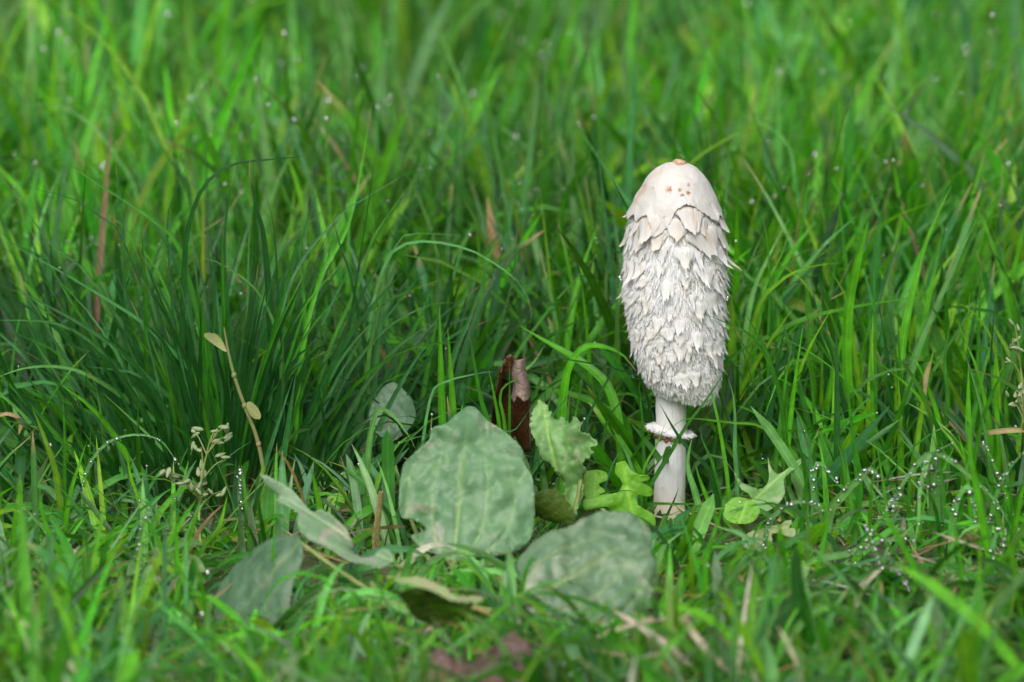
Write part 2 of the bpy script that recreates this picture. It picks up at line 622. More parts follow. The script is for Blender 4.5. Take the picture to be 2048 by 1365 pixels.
def cap_heights(root, length, lean, curl, az):
    """shorten blades that would stand up in front of the low plants"""
    L = length.copy()
    for _ in range(8):
        top = root + np.stack([np.cos(az) * np.sin(lean + curl * .5) * L, np.sin(az) * np.sin(lean + curl * .5) * L,
                               np.maximum(np.cos(lean + curl * .5), 0.25) * L], -1)
        mid = (top + root) * 0.5
        far = top * 0.78 + root * 0.22
        sx, sy = proj(far)
        px, py = proj(top)
        qx, qy = proj(mid)
        bad = np.zeros(len(L), bool)
        for (x0, x1, yb, lim) in KEEP:
            fr = root[:, 1] < yb
            bad |= fr & (((px > x0 - 8) & (px < x1 + 8) & (py < lim)) | ((qx > x0 - 8) & (qx < x1 + 8) & (qy < lim)) | ((sx > x0 - 8) & (sx < x1 + 8) & (sy < lim)))
        L = np.where(bad, L * 0.8, L)
    return L, bad


TUFT = tuple(G(430, 975))[:2]


def lawn(n, xr, yr, rows, across, kind):
    x = NR.uniform(*xr, n)
    y = NR.uniform(*yr, n)
    # blades gather into small tufts
    cl = max(1, n // 9)
    cx, cyy = NR.uniform(*xr, cl), NR.uniform(*yr, cl)
    k = NR.integers(0, cl, n)
    g = NR.random(n) < 0.7
    x = np.where(g, cx[k] + NR.normal(0, 0.007, n), x)
    y = np.where(g, cyy[k] + NR.normal(0, 0.007, n), y)
    root = np.stack([x, y, ground_height(x, y) - 0.006], -1)
    back = np.clip((y + 0.02) / 0.14, 0, 1)               # trodden short turf in front, longer grass behind
    tall = 0.5 + 0.5 * value_noise(x, y, 0.13, 5)
    L = (0.030 + 0.040 * NR.random(n)) * (1 - back) + (0.064 + 0.055 * tall + 0.042 * NR.random(n)) * (1 + 0.22 * np.clip((y - 0.2) / 0.3, 0, 1)) * back
    L *= np.where(NR.random(n) < 0.06, 1.3, 1.0)
    right = np.clip((x + 0.05) / 0.15, 0, 1)
    W = NR.gamma(5.0, 0.00062, n).clip(0.0014, 0.0060) + right * NR.uniform(0, 0.0012, n)
    W *= 1 + 0.5 * np.clip((y - 0.1) / 0.25, 0, 1)
    az = 2.2 * value_noise(x, y, 0.16, 9) + NR.normal(0, 1.5, n) + np.where(x < 0, 2.6, 0.4)
    lean = np.abs(NR.normal(0.22, 0.30, n)) + (1 - back) * np.abs(NR.normal(0.35, 0.45, n))
    curl = np.abs(NR.normal(0.5, 0.6, n)) + (NR.random(n) < 0.22) * NR.uniform(0.8, 1.7, n)
    L, bad = cap_heights(root, L, lean, curl, az)
    ok = (~bad) & (L > 0.010)
    # the mushroom's own footprint
    ok &= (x ** 2 + y ** 2) > 0.010 ** 2
    ok &= ~((np.abs(x) < 0.045) & (y < 0.006) & (y > -0.07) & (L > 0.02))
    # room for the dense tuft
    tx, ty = TUFT
    ok &= (((x - tx) / 0.07) ** 2 + ((y - ty) / 0.05) ** 2 > 1) | (NR.random(n) < 0.12)
    col = pick_colours(n, dict(mid=4, bright=3.2, yellow=1.3, blue=1.8, dark=1.2, pale=0.7, tan=0.12))
    bcol = pick_colours(n, dict(mid=3, bright=4, yellow=1.6, blue=1.8, pale=2.6))  # more pale and blue blades, painting in sky sheen on the far grass
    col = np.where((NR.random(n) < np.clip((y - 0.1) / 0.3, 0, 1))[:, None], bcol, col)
    fcol = pick_colours(n, dict(mid=3, bright=3, yellow=1.2, blue=1.6, pale=2.2, grey=0.8, straw=0.12, tan=0.1))
    col = np.where((NR.random(n) < (1 - back))[:, None], fcol, col)
    leftmid = (x < -0.06) & (y < 0.16) & (y > -0.03)
    dcol = pick_colours(n, dict(dark=4, mid=3, blue=2.5, bright=0.6))
    col = np.where((leftmid & (NR.random(n) < 0.75))[:, None], dcol, col)
    col = col * (1 + 0.38 * value_noise(x, y, 0.11, 41) + 0.2 * value_noise(x, y, 0.03, 43))[:, None]
    if kind == 'under':
        L = NR.uniform(0.007, 0.019, n)
        W = W * 0.75
        ok = ((x ** 2 + y ** 2) > 0.009 ** 2)
        bad = cap_heights(root, L, lean, curl, az)[1]
        ok &= ~bad | (L < 0.012)
    tip = col * 1.0
    dry = NR.random(n) < 0.16
    tip[dry] = np.array(PAL['tan']) * NR.uniform(.7, 1.2, (dry.sum(), 1))
    s = ok
    return blades(root[s], L[s], W[s], az[s], lean[s], curl[s], NR.normal(0, 0.7, s.sum()), col[s], tip[s], rows, across)


def stuff(name, data, label, cat):
    V, F, c, u = data
    o = obj(name, mesh_np(name, V, F, M_BLADE, c, u))
    o['kind'] = 'stuff'
    tag(o, label, cat)
    return o


def joined(parts):
    Vs, Fs, cs, us, o = [], [], [], [], 0
    for V, F, c, u in parts:
        Vs.append(V)
        Fs.append(F + o)
        cs.append(c)
        us.append(u)
        o += len(V)
    return np.vstack(Vs), np.vstack(Fs), np.vstack(cs), np.concatenate(us)


stuff('lawn_grass', joined([
    lawn(6500, (-0.36, 0.26), (-0.36, 0.06), 5, 3, 'under'),
    lawn(4400, (-0.36, 0.26), (-0.36, 0.02), 7, 3, 'front'),
    lawn(5800, (-0.42, 0.34), (0.02, 0.50), 8, 3, 'mid'),
    lawn(4700, (-0.52, 0.44), (0.50, 1.25), 7, 3, 'back'),
]), 'wet green lawn grass growing all around the white mushroom', 'grass')
stuff('meadow_grass', joined([
    lawn(8000, (-0.9, 0.8), (1.25, 2.4), 6, 2, 'far'),
    lawn(7000, (-1.1, -0.38), (-0.4, 1.25), 6, 2, 'side'),
    lawn(7000, (0.30, 1.0), (-0.4, 1.25), 6, 2, 'side'),
]), 'blurred green grass stretching away behind the lawn around the mushroom', 'grass')


def thatch(n):
    x = NR.uniform(-0.36, 0.26, n)
    y = NR.uniform(-0.36, 0.35, n)
    root = np.stack([x, y, ground_height(x, y) + NR.uniform(0.000, 0.008, n)], -1)
    L = NR.uniform(0.012, 0.035, n)
    W = NR.uniform(0.0008, 0.0018, n)
    az = NR.uniform(0, 6.28, n)
    col = pick_colours(n, dict(straw=2, tan=2, grey=1), 0.3) * 0.75
    return blades(root, L, W, az, NR.uniform(1.2, 1.5, n), NR.uniform(-0.2, 0.4, n), NR.normal(0, 1, n), col, col, 5, 2)


stuff('dead_thatch', thatch(1600), 'dry straw coloured thatch lying between the grass roots', 'thatch')

# ------------------------------------------------------------------ single blades traced one by one
def blade_mesh(pts3, width, key, face=None, blunt=False, dry_tip=False, rows=26):
    c = smooth_line(pts3, rows)
    T = norm(np.gradient(c, axis=0))
    n0 = np.array(face if face is not None else (R.uniform(-.5, .5), -1.0, R.uniform(0.1, 0.8)))
    tw = R.uniform(-0.5, 0.5)
    t = np.linspace(0, 1, rows)
    S = norm(np.cross(T, n0[None]))
    N = norm(np.cross(S, T))
    a = (tw * t)[:, None]
    S, N = np.cos(a) * S + np.sin(a) * N, np.cos(a) * N - np.sin(a) * S
    e = 9.0 if blunt else 2.6
    wv = (width * 0.5 * (0.62 + 0.38 * np.minimum(1, t / 0.4)) * np.clip(1 - t ** e, 0.04, 1))[:, None]
    offs = [(-1, 0.0), (-0.45, -0.22), (0, -0.38), (0.45, -0.22), (1, 0.0)]
    V = np.stack([c + S * wv * o[0] + N * wv * o[1] for o in offs], 1)
    k = len(offs)
    idx = np.arange(rows * k).reshape(rows, k)
    F = np.stack([idx[:-1, :-1], idx[:-1, 1:], idx[1:, 1:], idx[1:, :-1]], -1).reshape(-1, 4)
    f = R.gauss(1, 0.12)
    col = np.array(PAL[key]) * f * np.array([R.gauss(1, .07), R.gauss(1, .04), R.gauss(1, .08)])
    C = col[None] * np.ones((rows, 1))
    bm = np.clip(1 - t / 0.15, 0, 1)[:, None] * 0.5
    C = C * (1 - bm) + np.array([0.20, 0.26, 0.09]) * bm
    if dry_tip:
        tm = np.clip((t - 0.92) / 0.05, 0, 1)[:, None]
        C = C * (1 - tm) + np.array(PAL['tan']) * tm
    C = np.repeat(C, k, 0)
    u = np.tile([o[0] for o in offs], rows)
    return mesh_np('blade', V.reshape(-1, 3), F, M_BLADE, C, u), c, N


def trace(parent, pts, width, y0, key, dl=0.0, face=None, blunt=False, dry=False, root=True):
    """pts: photograph pixels from root to tip; y0: depth of the root; dl: how far the tip leans away (+) or near (-)"""
    y0 = min(y0, G(*pts[0]).y + 0.004)
    n = len(pts)
    s = np.concatenate([[0], np.cumsum([math.dist(pts[i], pts[i + 1]) for i in range(n - 1)])])
    s = s / s[-1]
    p3 = [P(px, py, y0 + dl * s[i] ** 1.3) for i, (px, py) in enumerate(pts)]
    if root and p3[0].z > 0.004:
        b = p3[0] - (p3[1] - p3[0]).normalized() * 0.25 * p3[0].z
        p3 = [Vector((b.x, b.y, -0.005))] + p3
    elif p3[0].z < -0.02:
        p3[0] = p3[1].lerp(p3[0], (p3[1].z + 0.008) / max(1e-6, p3[1].z - p3[0].z)) if p3[1].z > 0 else p3[0]
    sc = (p3[-1] - CAM).dot(FWD) / DEPTH
    me, c, N = blade_mesh(p3, width * MM * sc, key, face, blunt, dry)
    return obj('blade', me, parent), c, N


def rand_blade(parent, root, L, W, az, lean, curl, key, dry=False):
    rows = 9
    t = np.linspace(0, 1, rows)
    a = lean + curl * t ** 1.5
    st = np.stack([np.sin(a) * math.cos(az), np.sin(a) * math.sin(az), np.cos(a)], -1) * (L / (rows - 1))
    c = np.array(root)[None] + np.concatenate([np.zeros((1, 3)), np.cumsum(st[:-1], 0)])
    me, c, N = blade_mesh(c[::2], W, key, None, False, dry, 11)
    return obj('blade', me, parent), c, N


# --- the dense dark tuft
tuft = empty('grass_tuft', 'dense tall tuft of dark green fine grass behind the seed head', 'grass tuft', G(430, 975))
YT = tuft.location.y
T_TR = [
    ([(362, 760), (370, 508), (381, 440), (404, 379), (438, 343), (476, 326), (503, 323), (617, 312)], 14, 'dark', 0.0),
    ([(548, 760), (530, 493), (512, 413), (499, 349), (500, 316)], 20, 'dark', 0.0),
    ([(420, 760), (362, 509), (305, 440), (244, 398), (183, 360), (126, 318), (95, 286)], 14, 'mid', 0.02),
    ([(300, 760), (179, 554), (103, 490), (42, 406), (0, 352)], 9, 'blue', 0.0),
    ([(330, 720), (244, 478), (198, 432), (145, 398), (38, 371)], 6, 'dark', 0.03),
    ([(350, 700), (335, 463), (343, 406), (358, 364), (396, 291)], 7, 'dark', 0.02),
    ([(300, 800), (293, 737), (291, 585), (282, 448)], 13, 'mid', -0.02),
    ([(250, 600), (244, 406), (232, 349), (235, 310)], 8, 'dark', 0.02),
    ([(560, 700), (549, 470), (530, 383)], 9, 'dark', 0.0),
    ([(740, 760), (705, 570), (682, 497), (661, 421)], 13, 'dark', 0.0),
    ([(570, 600), (674, 436), (709, 410), (800, 355)], 9, 'blue', 0.02),
    ([(600, 740), (640, 560), (700, 440), (745, 205)], 11, 'bright', 0.06),
    ([(690, 740), (720, 520), (735, 420), (752, 300)], 8, 'dark', 0.0),
    ([(640, 760), (720, 560), (750, 470), (842, 340)], 9, 'mid', 0.03),
    ([(420, 800), (300, 660), (215, 600), (80, 520), (0, 480)], 11, 'blue', -0.01),
    ([(380, 860), (280, 740), (180, 660), (70, 600), (0, 570)], 12, 'blue', -0.02),
    ([(350, 880), (240, 790), (150, 740), (60, 735), (-20, 760)], 12, 'pale', -0.03),
    ([(330, 860), (220, 720), (120, 650), (-20, 640)], 11, 'blue', -0.02),
    ([(560, 860), (560, 700), (520, 590), (445, 530), (390, 512)], 9, 'pale', -0.02),
    ([(640, 880), (660, 740), (720, 640), (800, 590), (880, 560)], 9, 'mid', -0.01),
    ([(650, 880), (690, 760), (770, 660), (860, 610), (915, 607)], 8, 'blue', -0.01),
    ([(400, 860), (425, 700), (430, 560), (410, 405)], 8, 'dark', 0.0),
    ([(480, 860), (465, 700), (450, 560), (452, 440), (470, 330)], 12, 'dark', 0.01),
    ([(520, 860), (560, 660), (590, 520), (630, 400), (650, 345)], 12, 'dark', 0.01),
    ([(600, 860), (610, 640), (600, 500), (618, 390)], 11, 'mid', 0.02),
    ([(260, 860), (200, 700), (140, 600), (100, 530), (60, 460)], 9, 'mid', 0.0),
    ([(220, 840), (120, 700), (60, 600), (0, 545)], 10, 'blue', 0.0),
    ([(390, 860), (340, 600), (262, 470), (215, 430)], 10, 'mid', 0.02),
    ([(740, 860), (752, 720), (768, 600), (800, 500)], 17, 'blue', -0.01),
    ([(760, 880), (735, 760), (752, 640), (790, 520)], 13, 'pale', -0.02),
]
for pts, wd, key, dl in T_TR:
    trace(tuft, pts, wd, YT, key, dl, dry=R.random() < 0.25)
for i in range(255):
    a = R.uniform(0, 6.28)
    r = abs(R.gauss(0, 1))
    rx, ry = math.cos(a) * r * 0.042, math.sin(a) * r * 0.026
    root = (tuft.location.x + 0.005 + rx, YT + ry, -0.005)
    out = math.atan2(ry * 1.5, rx)
    L = R.uniform(0.075, 0.13) * (1 - 0.10 * r)
    if ry < -0.02:
        L *= 0.75
    lean = 0.08 + 0.20 * r + R.uniform(0, 0.15)
    curl = abs(R.gauss(0.35, 0.4)) + (0.6 if R.random() < 0.15 else 0)
    key = R.choices(['dark', 'mid', 'blue', 'bright'], [8, 3, 2, 0.5])[0]  # dark green grass, weighted darker still to paint in deep shadows
    rand_blade(tuft, root, L, R.uniform(0.0016, 0.0031), out + R.gauss(0, 0.5), lean, curl, key, R.random() < 0.12)

# --- leftward sweeping, dewy blades at the tuft's foot
sweep = empty('grass_tuft', 'low grass tuft whose blades sweep flat outward below the dense dark tuft', 'grass tuft', G(180, 960))
for i in range(95):
    root = (sweep.location.x + R.gauss(0.01, 0.035), sweep.location.y + R.gauss(0, 0.022), -0.005)
    rand_blade(sweep, root, R.uniform(0.05, 0.095), R.uniform(0.0016, 0.0028), math.pi + R.gauss(0, 0.7),
               R.uniform(0.3, 0.9), R.uniform(0.1, 0.9), R.choice(['dark', 'blue', 'mid', 'mid', 'pale']), R.random() < 0.12)

# --- broad arching blades between tuft and mushroom
arch = empty('grass_clump', 'clump of broad arching grass blades between dark tuft and white mushroom', 'grass clump', G(1080, 905))
YA = arch.location.y
for pts, wd, y, key, dl, dry in [
    ([(740, 640), (781, 509), (819, 486), (855, 483), (893, 488), (942, 501), (990, 528), (1029, 557), (1055, 593), (1063, 625), (1059, 660)], 8, .07, 'pale', 0, True),
    ([(760, 600), (800, 480), (850, 468), (938, 473)], 6, .07, 'pale', 0, False),
    ([(860, 800), (893, 764), (939, 751), (977, 744), (1003, 747)], 7, .03, 'pale', 0, False),
    ([(888, 905), (884, 820), (881, 702), (879, 612)], 18, .04, 'bright', 0, False),
    ([(910, 905), (906, 820), (900, 718), (895, 654)], 17, .035, 'bright', 0, False),
    ([(890, 830), (906, 718), (939, 638), (974, 535)], 16, .06, 'dark', 0.02, False),
    ([(905, 840), (922, 735), (958, 622), (1019, 512)], 18, .06, 'dark', 0.02, False),
    ([(930, 820), (974, 528), (1003, 486), (1029, 417)], 12, .07, 'mid', 0.03, False),
    ([(960, 820), (1000, 650), (1025, 560), (1034, 456)], 10, .07, 'dark', 0.02, True),
    ([(1120, 800), (1142, 638), (1161, 548), (1196, 449)], 18, .10, 'bright', 0.02, False),
    ([(1010, 760), (1093, 625), (1151, 560), (1196, 507)], 10, .08, 'mid', 0.02, True),
    ([(990, 800), (1080, 690), (1130, 655), (1230, 610)], 8, .07, 'dark', 0.01, False),
    ([(1240, 870), (1222, 786), (1190, 744), (1145, 712), (1087, 680), (1038, 651)], 23, .03, 'bright', 0.03, False),
    ([(1122, 860), (1129, 776), (1138, 735), (1161, 699), (1193, 691), (1240, 706), (1272, 742)], 21, .025, 'bright', -0.005, True),
    ([(1250, 850), (1213, 820), (1167, 796), (1103, 778), (1048, 773)], 23, .035, 'bright', 0.01, False),
    ([(1290, 780), (1240, 741), (1151, 722), (1087, 714), (1022, 715)], 6, .02, 'dark', 0, False),
    ([(1170, 870), (1187, 812), (1224, 742), (1252, 651)], 7, .0, 'dark', 0, False),
    ([(1080, 880), (1130, 800), (1147, 770)], 11, .01, 'blue', 0, False),
    ([(1210, 860), (1240, 805), (1262, 770)], 9, .01, 'mid', 0, False),
    ([(1040, 770), (1068, 725), (1090, 690)], 14, .05, 'pale', 0, False),
    ([(1000, 880), (1030, 860), (1063, 815)], 7, -.01, 'blue', -0.005, False),
    ([(1010, 860), (1000, 800), (1012, 770), (1065, 748)], 10, .0, 'bright', 0, False),
    ([(985, 880), (962, 800), (951, 740), (938, 664)], 13, .02, 'mid', 0, False),
    ([(1000, 870), (990, 800), (977, 738)], 12, .015, 'bright', 0, False),
    ([(1018, 900), (1019, 800), (1019, 720)], 10, .0, 'mid', 0, False),
    ([(735, 930), (745, 850), (760, 819), (782, 828), (804, 853), (822, 879), (830, 897)], 14, -.04, 'pale', -0.01, False),
]:
    trace(arch, pts, wd, y, key, dl, dry=dry)

# --- blades crossing the stem
cross = empty('grass_clump', 'thin grass blades crossing in front of the white mushroom stem', 'grass clump', (0.01, -0.03, 0))
for pts, wd, y, key, dl in [
    ([(1292, 990), (1301, 971), (1342, 903), (1375, 849), (1416, 795), (1455, 735)], 10, -.028, 'mid', 0.0),
    ([(1290, 960), (1305, 940), (1342, 890), (1372, 852)], 5, -.024, 'mid', 0.0),
    ([(1440, 1030), (1433, 991), (1416, 937), (1382, 903), (1355, 870), (1318, 806)], 13, -.03, 'dark', 0.002),
    ([(1560, 900), (1520, 853), (1466, 846), (1396, 838), (1369, 839), (1342, 856), (1318, 876)], 7, -.022, 'bright', -.004),
    ([(1560, 790), (1507, 678), (1473, 657), (1436, 639), (1406, 627)], 12, -.03, 'mid', -0.004),
    ([(1474, 960), (1470, 903), (1470, 836), (1466, 789), (1456, 758)], 11, -.01, 'pale', 0.0),
    ([(1412, 1065), (1389, 981), (1375, 930), (1384, 875)], 15, -.045, 'pale', 0.0),
    ([(1285, 960), (1291, 930), (1315, 886), (1332, 843)], 9, -.026, 'bright', 0.0),
    ([(1290, 960), (1288, 923), (1284, 836), (1278, 765)], 9, -.02, 'mid', 0.0),
    ([(1270, 960), (1264, 937), (1247, 893), (1222, 853)], 10, -.02, 'pale', 0.0),
    ([(1330, 1045), (1348, 1001), (1358, 976)], 7, -.03, 'dark', 0.0),
    ([(1270, 1030), (1284, 1009), (1332, 1008), (1382, 1008), (1436, 1001)], 7, -.025, 'mid', 0.0),
    ([(1370, 1060), (1385, 1030), (1365, 1000), (1355, 990)], 7, -.04, 'bright', 0.0),
    ([(1440, 1000), (1426, 930), (1405, 880), (1400, 850)], 9, -.02, 'mid', 0.0),
    ([(1450, 1080), (1420, 1010), (1400, 960), (1390, 925)], 11, -.05, 'bright', 0.0),
    ([(1205, 1000), (1225, 930), (1252, 888)], 7, -.02, 'blue', 0.0),
]:
    trace(cross, pts, wd, y, key, dl)

# --- bright broad blades on the mushroom's other side
bright = empty('grass_clump', 'clump of bright green broad upright grass blades beside the mushroom cap', 'grass clump', G(1700, 995))
YB = bright.location.y
for pts, wd, y, key, dl, bl in [
    ([(1700, 930), (1702, 860), (1694, 724), (1698, 612), (1717, 518), (1737, 442)], 21, 0, 'bright', 0, True),
    ([(1790, 830), (1806, 679), (1832, 559), (1855, 477), (1881, 417), (1903, 372)], 24, .02, 'bright', 0.01, False),
    ([(1810, 830), (1832, 709), (1873, 612), (1915, 518), (1954, 438)], 19, .02, 'pale', 0.02, False),
    ([(1752, 860), (1750, 679), (1748, 574), (1750, 447)], 9, .01, 'mid', 0.01, False),
    ([(1480, 800), (1500, 612), (1537, 514), (1578, 438)], 16, .03, 'pale', 0.02, False),
    ([(1500, 800), (1526, 589), (1560, 518), (1584, 449)], 12, .02, 'bright', 0.01, False),
    ([(1535, 860), (1537, 679), (1539, 556), (1530, 455), (1505, 393)], 8, .02, 'mid', 0.01, False),
    ([(1490, 760), (1515, 619), (1552, 570), (1597, 541), (1649, 529), (1684, 526)], 14, .02, 'yellow', 0, False),
    ([(1720, 800), (1694, 612), (1675, 563), (1657, 537)], 15, .015, 'yellow', 0, False),
    ([(1500, 720), (1552, 668), (1608, 638), (1702, 615), (1814, 597), (1866, 585)], 12, .02, 'bright', 0.01, False),
    ([(1625, 930), (1593, 860), (1560, 787), (1533, 705), (1490, 625)], 16, -.01, 'mid', 0, False),
    ([(1770, 900), (1746, 851), (1702, 772), (1657, 731), (1608, 698), (1552, 668)], 9, -.01, 'bright', 0, False),
    ([(1690, 800), (1679, 724), (1660, 675), (1612, 615)], 7, 0, 'mid', 0, False),
    ([(1945, 930), (1937, 860), (1937, 724)], 17, -.01, 'bright', 0, False),
    ([(1950, 830), (1959, 612), (1957, 485)], 9, .02, 'mid', 0, False),
    ([(1895, 910), (1873, 860), (1832, 787), (1746, 716)], 13, -.01, 'bright', 0, False),
    ([(1805, 860), (1800, 740), (1795, 615)], 11, 0, 'mid', 0, False),
    ([(1748, 880), (1742, 740), (1739, 615)], 9, -.005, 'bright', 0, False),
    ([(1810, 860), (1790, 700), (1773, 604)], 9, 0, 'mid', 0, False),
    ([(1450, 850), (1470, 798), (1533, 694), (1589, 612)], 15, 0, 'yellow', 0, False),
    ([(1460, 800), (1462, 690), (1466, 640), (1462, 590)], 14, .02, 'yellow', 0, True),
    ([(1880, 860), (1850, 760), (1815, 690)], 13, -.01, 'bright', 0, False),
    ([(1985, 900), (1960, 760), (1930, 680), (1912, 636)], 14, -.005, 'bright', 0, False),
    ([(1995, 880), (1990, 760), (1992, 704)], 12, -.01, 'bright', 0, True),
    ([(1630, 900), (1625, 780), (1612, 700)], 9, 0, 'mid', 0, False),
    ([(1890, 900), (1895, 790), (1890, 720), (1904, 620)], 12, .0, 'mid', 0.01, False),
    ([(1840, 900), (1850, 780), (1930, 640), (2000, 560)], 10, .0, 'mid', 0.02, False),
    ([(2000, 840), (1990, 700), (1960, 640), (1925, 610), (1890, 606)], 10, .0, 'yellow', 0.0, False),
    ([(1520, 830), (1545, 760), (1575, 712)], 8, .0, 'mid', 0.0, False),
]:
    trace(bright, pts, wd, YB + y, key, dl, blunt=bl)
for i in range(70):
    root = (bright.location.x + R.uniform(-0.055, 0.075), YB + R.gauss(0.02, 0.03), -0.005)
    rand_blade(bright, root, R.uniform(0.055, 0.095), R.uniform(0.0018, 0.0034), R.uniform(0, 6.28), abs(R.gauss(0.1, 0.15)),
               abs(R.gauss(0.25, 0.35)), R.choice(['bright', 'mid', 'mid', 'dark', 'yellow']))

# --- drooping dew-laden clump
dewy = empty('grass_clump', 'clump of drooping pale grass blades beaded with dewdrops', 'grass clump', G(1860, 1130))
YD = dewy.location.y
DEWY = []
for pts, wd, y, key, dl, dew in [
    ([(1885, 1130), (1880, 980), (1865, 908), (1831, 934), (1802, 975), (1791, 1015), (1785, 1037)], 17, 0, 'pale', -.02, 1),
    ([(1880, 1130), (1872, 990), (1862, 910), (1850, 938), (1840, 978), (1837, 1037), (1829, 1100)], 15, 0, 'pale', -.03, 1),
    ([(1875, 1130), (1862, 980), (1868, 910), (1898, 919), (1935, 949), (1979, 989), (2009, 1030), (2027, 1067)], 15, 0, 'pale', -.02, 1),
    ([(1900, 1140), (1905, 1052), (1913, 1008), (1927, 978), (1939, 975), (1946, 1000), (1951, 1056)], 19, -.02, 'pale', -.01, 1),
    ([(1650, 1090), (1661, 1023), (1687, 989), (1724, 952), (1742, 938), (1754, 949), (1755, 982)], 23, 0, 'pale', -.01, 1),
    ([(1740, 1040), (1750, 945), (1798, 908)], 9, .01, 'bright', 0, 0),
    ([(1885, 1260), (1865, 1215), (1824, 1126), (1787, 1060), (1728, 956)], 15, -.07, 'bright', 0, 0),
    ([(1530, 1090), (1539, 1045), (1569, 1015), (1602, 1004), (1646, 1019), (1654, 1037)], 13, -.01, 'pale', 0, 1),
    ([(1620, 1000), (1635, 927), (1661, 952), (1687, 982)], 20, .02, 'pale', 0, 1),
    ([(1870, 1000), (1868, 915), (1898, 890), (1927, 864)], 9, 0, 'pale', 0, 1),
    ([(2055, 1290), (2042, 1222), (2024, 1112), (1994, 1034), (1968, 997)], 14, -.05, 'bright', 0, 0),
    ([(1878, 1260), (1879, 1208), (1883, 1089)], 13, -.06, 'bright', 0, 0),
    ([(1930, 1260), (1924, 1222), (1920, 1119), (1898, 1026), (1868, 993)], 13, -.05, 'bright', 0, 0),
    ([(1956, 1260), (1957, 1222), (1961, 1034)], 9, -.05, 'bright', 0, 0),
    ([(1620, 1190), (1639, 1119), (1654, 1045), (1650, 997)], 13, -.05, 'bright', 0, 0),
    ([(1600, 1180), (1620, 1126), (1694, 1108), (1768, 1082), (1842, 1082)], 15, -.03, 'pale', 0, 1),
    ([(1970, 1150), (1985, 1020), (2010, 950), (2060, 890)], 14, 0, 'pale', 0, 1),
    ([(1980, 1200), (1985, 1100), (1998, 1060), (2010, 1062), (2005, 1120)], 13, -.03, 'pale', 0, 1),
    ([(1700, 1190), (1715, 1110), (1760, 1040), (1795, 985)], 12, -.03, 'bright', 0, 1),
    ([(1780, 1210), (1760, 1130), (1735, 1060), (1722, 1045)], 13, -.04, 'pale', 0, 1),
    ([(1860, 1240), (1800, 1150), (1770, 1100)], 12, -.05, 'pale', 0, 1),
    ([(1990, 1180), (1960, 1010), (1940, 900), (1946, 810)], 18, .02, 'bright', 0, 0),
    ([(1815, 1060), (1818, 980), (1822, 930), (1835, 860)], 9, .03, 'mid', 0, 0),
    ([(1690, 1080), (1720, 1000), (1712, 900), (1690, 840)], 12, .03, 'mid', 0, 0),
    ([(1610, 1060), (1616, 990), (1600, 900), (1570, 850)], 13, .02, 'mid', 0, 0),
    ([(2040, 1130), (2020, 1010), (1990, 930), (1960, 880)], 12, .01, 'bright', 0, 1),
]:
    o, c, N = trace(dewy, pts, wd, YD + y, key, dl)
    if dew:
        DEWY.append((c, N, wd * MM))
for i in range(40):
    root = (dewy.location.x + R.uniform(-0.06, 0.06), YD + R.gauss(0.03, 0.03), -0.005)
    rand_blade(dewy, root, R.uniform(0.03, 0.06), R.uniform(0.0018, 0.003), R.uniform(0, 6.28), abs(R.gauss(0.1, 0.2)),
               abs(R.gauss(0.4, 0.5)), R.choice(['bright', 'mid', 'pale', 'mid']))

# --- foreground blades
front = empty('grass_clump', 'soft focus yellow-green grass blades in front of the dark tuft', 'grass clump', G(180, 1130))
for pts, wd, y, key, dew in [
    ([(140, 1060), (122, 1020), (111, 943), (90, 879), (64, 814)], 15, -.04, 'yellow', 0),
    ([(132, 1040), (129, 964), (129, 866), (124, 780)], 9, -.03, 'mid', 0),
    ([(130, 1060), (141, 986), (161, 921), (174, 881)], 13, -.05, 'bright', 0),
    ([(290, 1060), (283, 1020), (261, 951), (253, 904)], 12, -.05, 'yellow', 0),
    ([(280, 1190), (278, 1136), (278, 1080), (291, 1037), (304, 1013)], 17, -.09, 'pale', 1),
    ([(312, 1110), (315, 1071), (317, 1020)], 15, -.07, 'yellow', 0),
    ([(358, 1220), (356, 1166), (351, 1024)], 13, -.09, 'bright', 0),
    ([(350, 1180), (368, 1114), (401, 1003)], 13, -.08, 'bright', 0),
    ([(160, 1200), (150, 1153), (90, 1046), (77, 947)], 13, -.07, 'bright', 0),
    ([(143, 1360), (141, 1324), (133, 1157)], 18, -.15, 'bright', 0),
    ([(-20, 1360), (0, 1328), (51, 1273), (99, 1234)], 17, -.15, 'pale', 0),
    ([(420, 1380), (373, 1345), (308, 1324), (257, 1294)], 17, -.2, 'pale', 0),
    ([(485, 1060), (480, 1003), (478, 930)], 13, -.05, 'grey', 1),
    ([(165, 990), (176, 934), (214, 887), (266, 870), (317, 879), (343, 908), (364, 943)], 7, -.03, 'pale', 1),
    ([(60, 1330), (40, 1200), (30, 1120)], 14, -.12, 'bright', 0),
    ([(230, 1340), (235, 1250), (215, 1160)], 12, -.12, 'mid', 0),
    ([(400, 1340), (415, 1250), (420, 1180)], 13, -.16, 'pale', 0),
    ([(200, 1180), (205, 1120), (225, 1060), (240, 1010)], 12, -.07, 'mid', 0),
    ([(420, 1100), (440, 1050), (455, 990)], 12, -.06, 'yellow', 0),
    ([(20, 1150), (30, 1040), (42, 960)], 13, -.07, 'bright', 0),
]:
    o, c, N = trace(front, pts, wd, y, key, 0)
    if dew:
        DEWY.append((c, N, wd * MM))
N_CLUMP = sum(1 for q in DEWY if to_px(Vector(q[0][0]))[0] > 1200)
near = empty('grass_clump', 'loose pale grass blades arching over the lowest plantain leaves', 'grass clump', G(980, 1300))
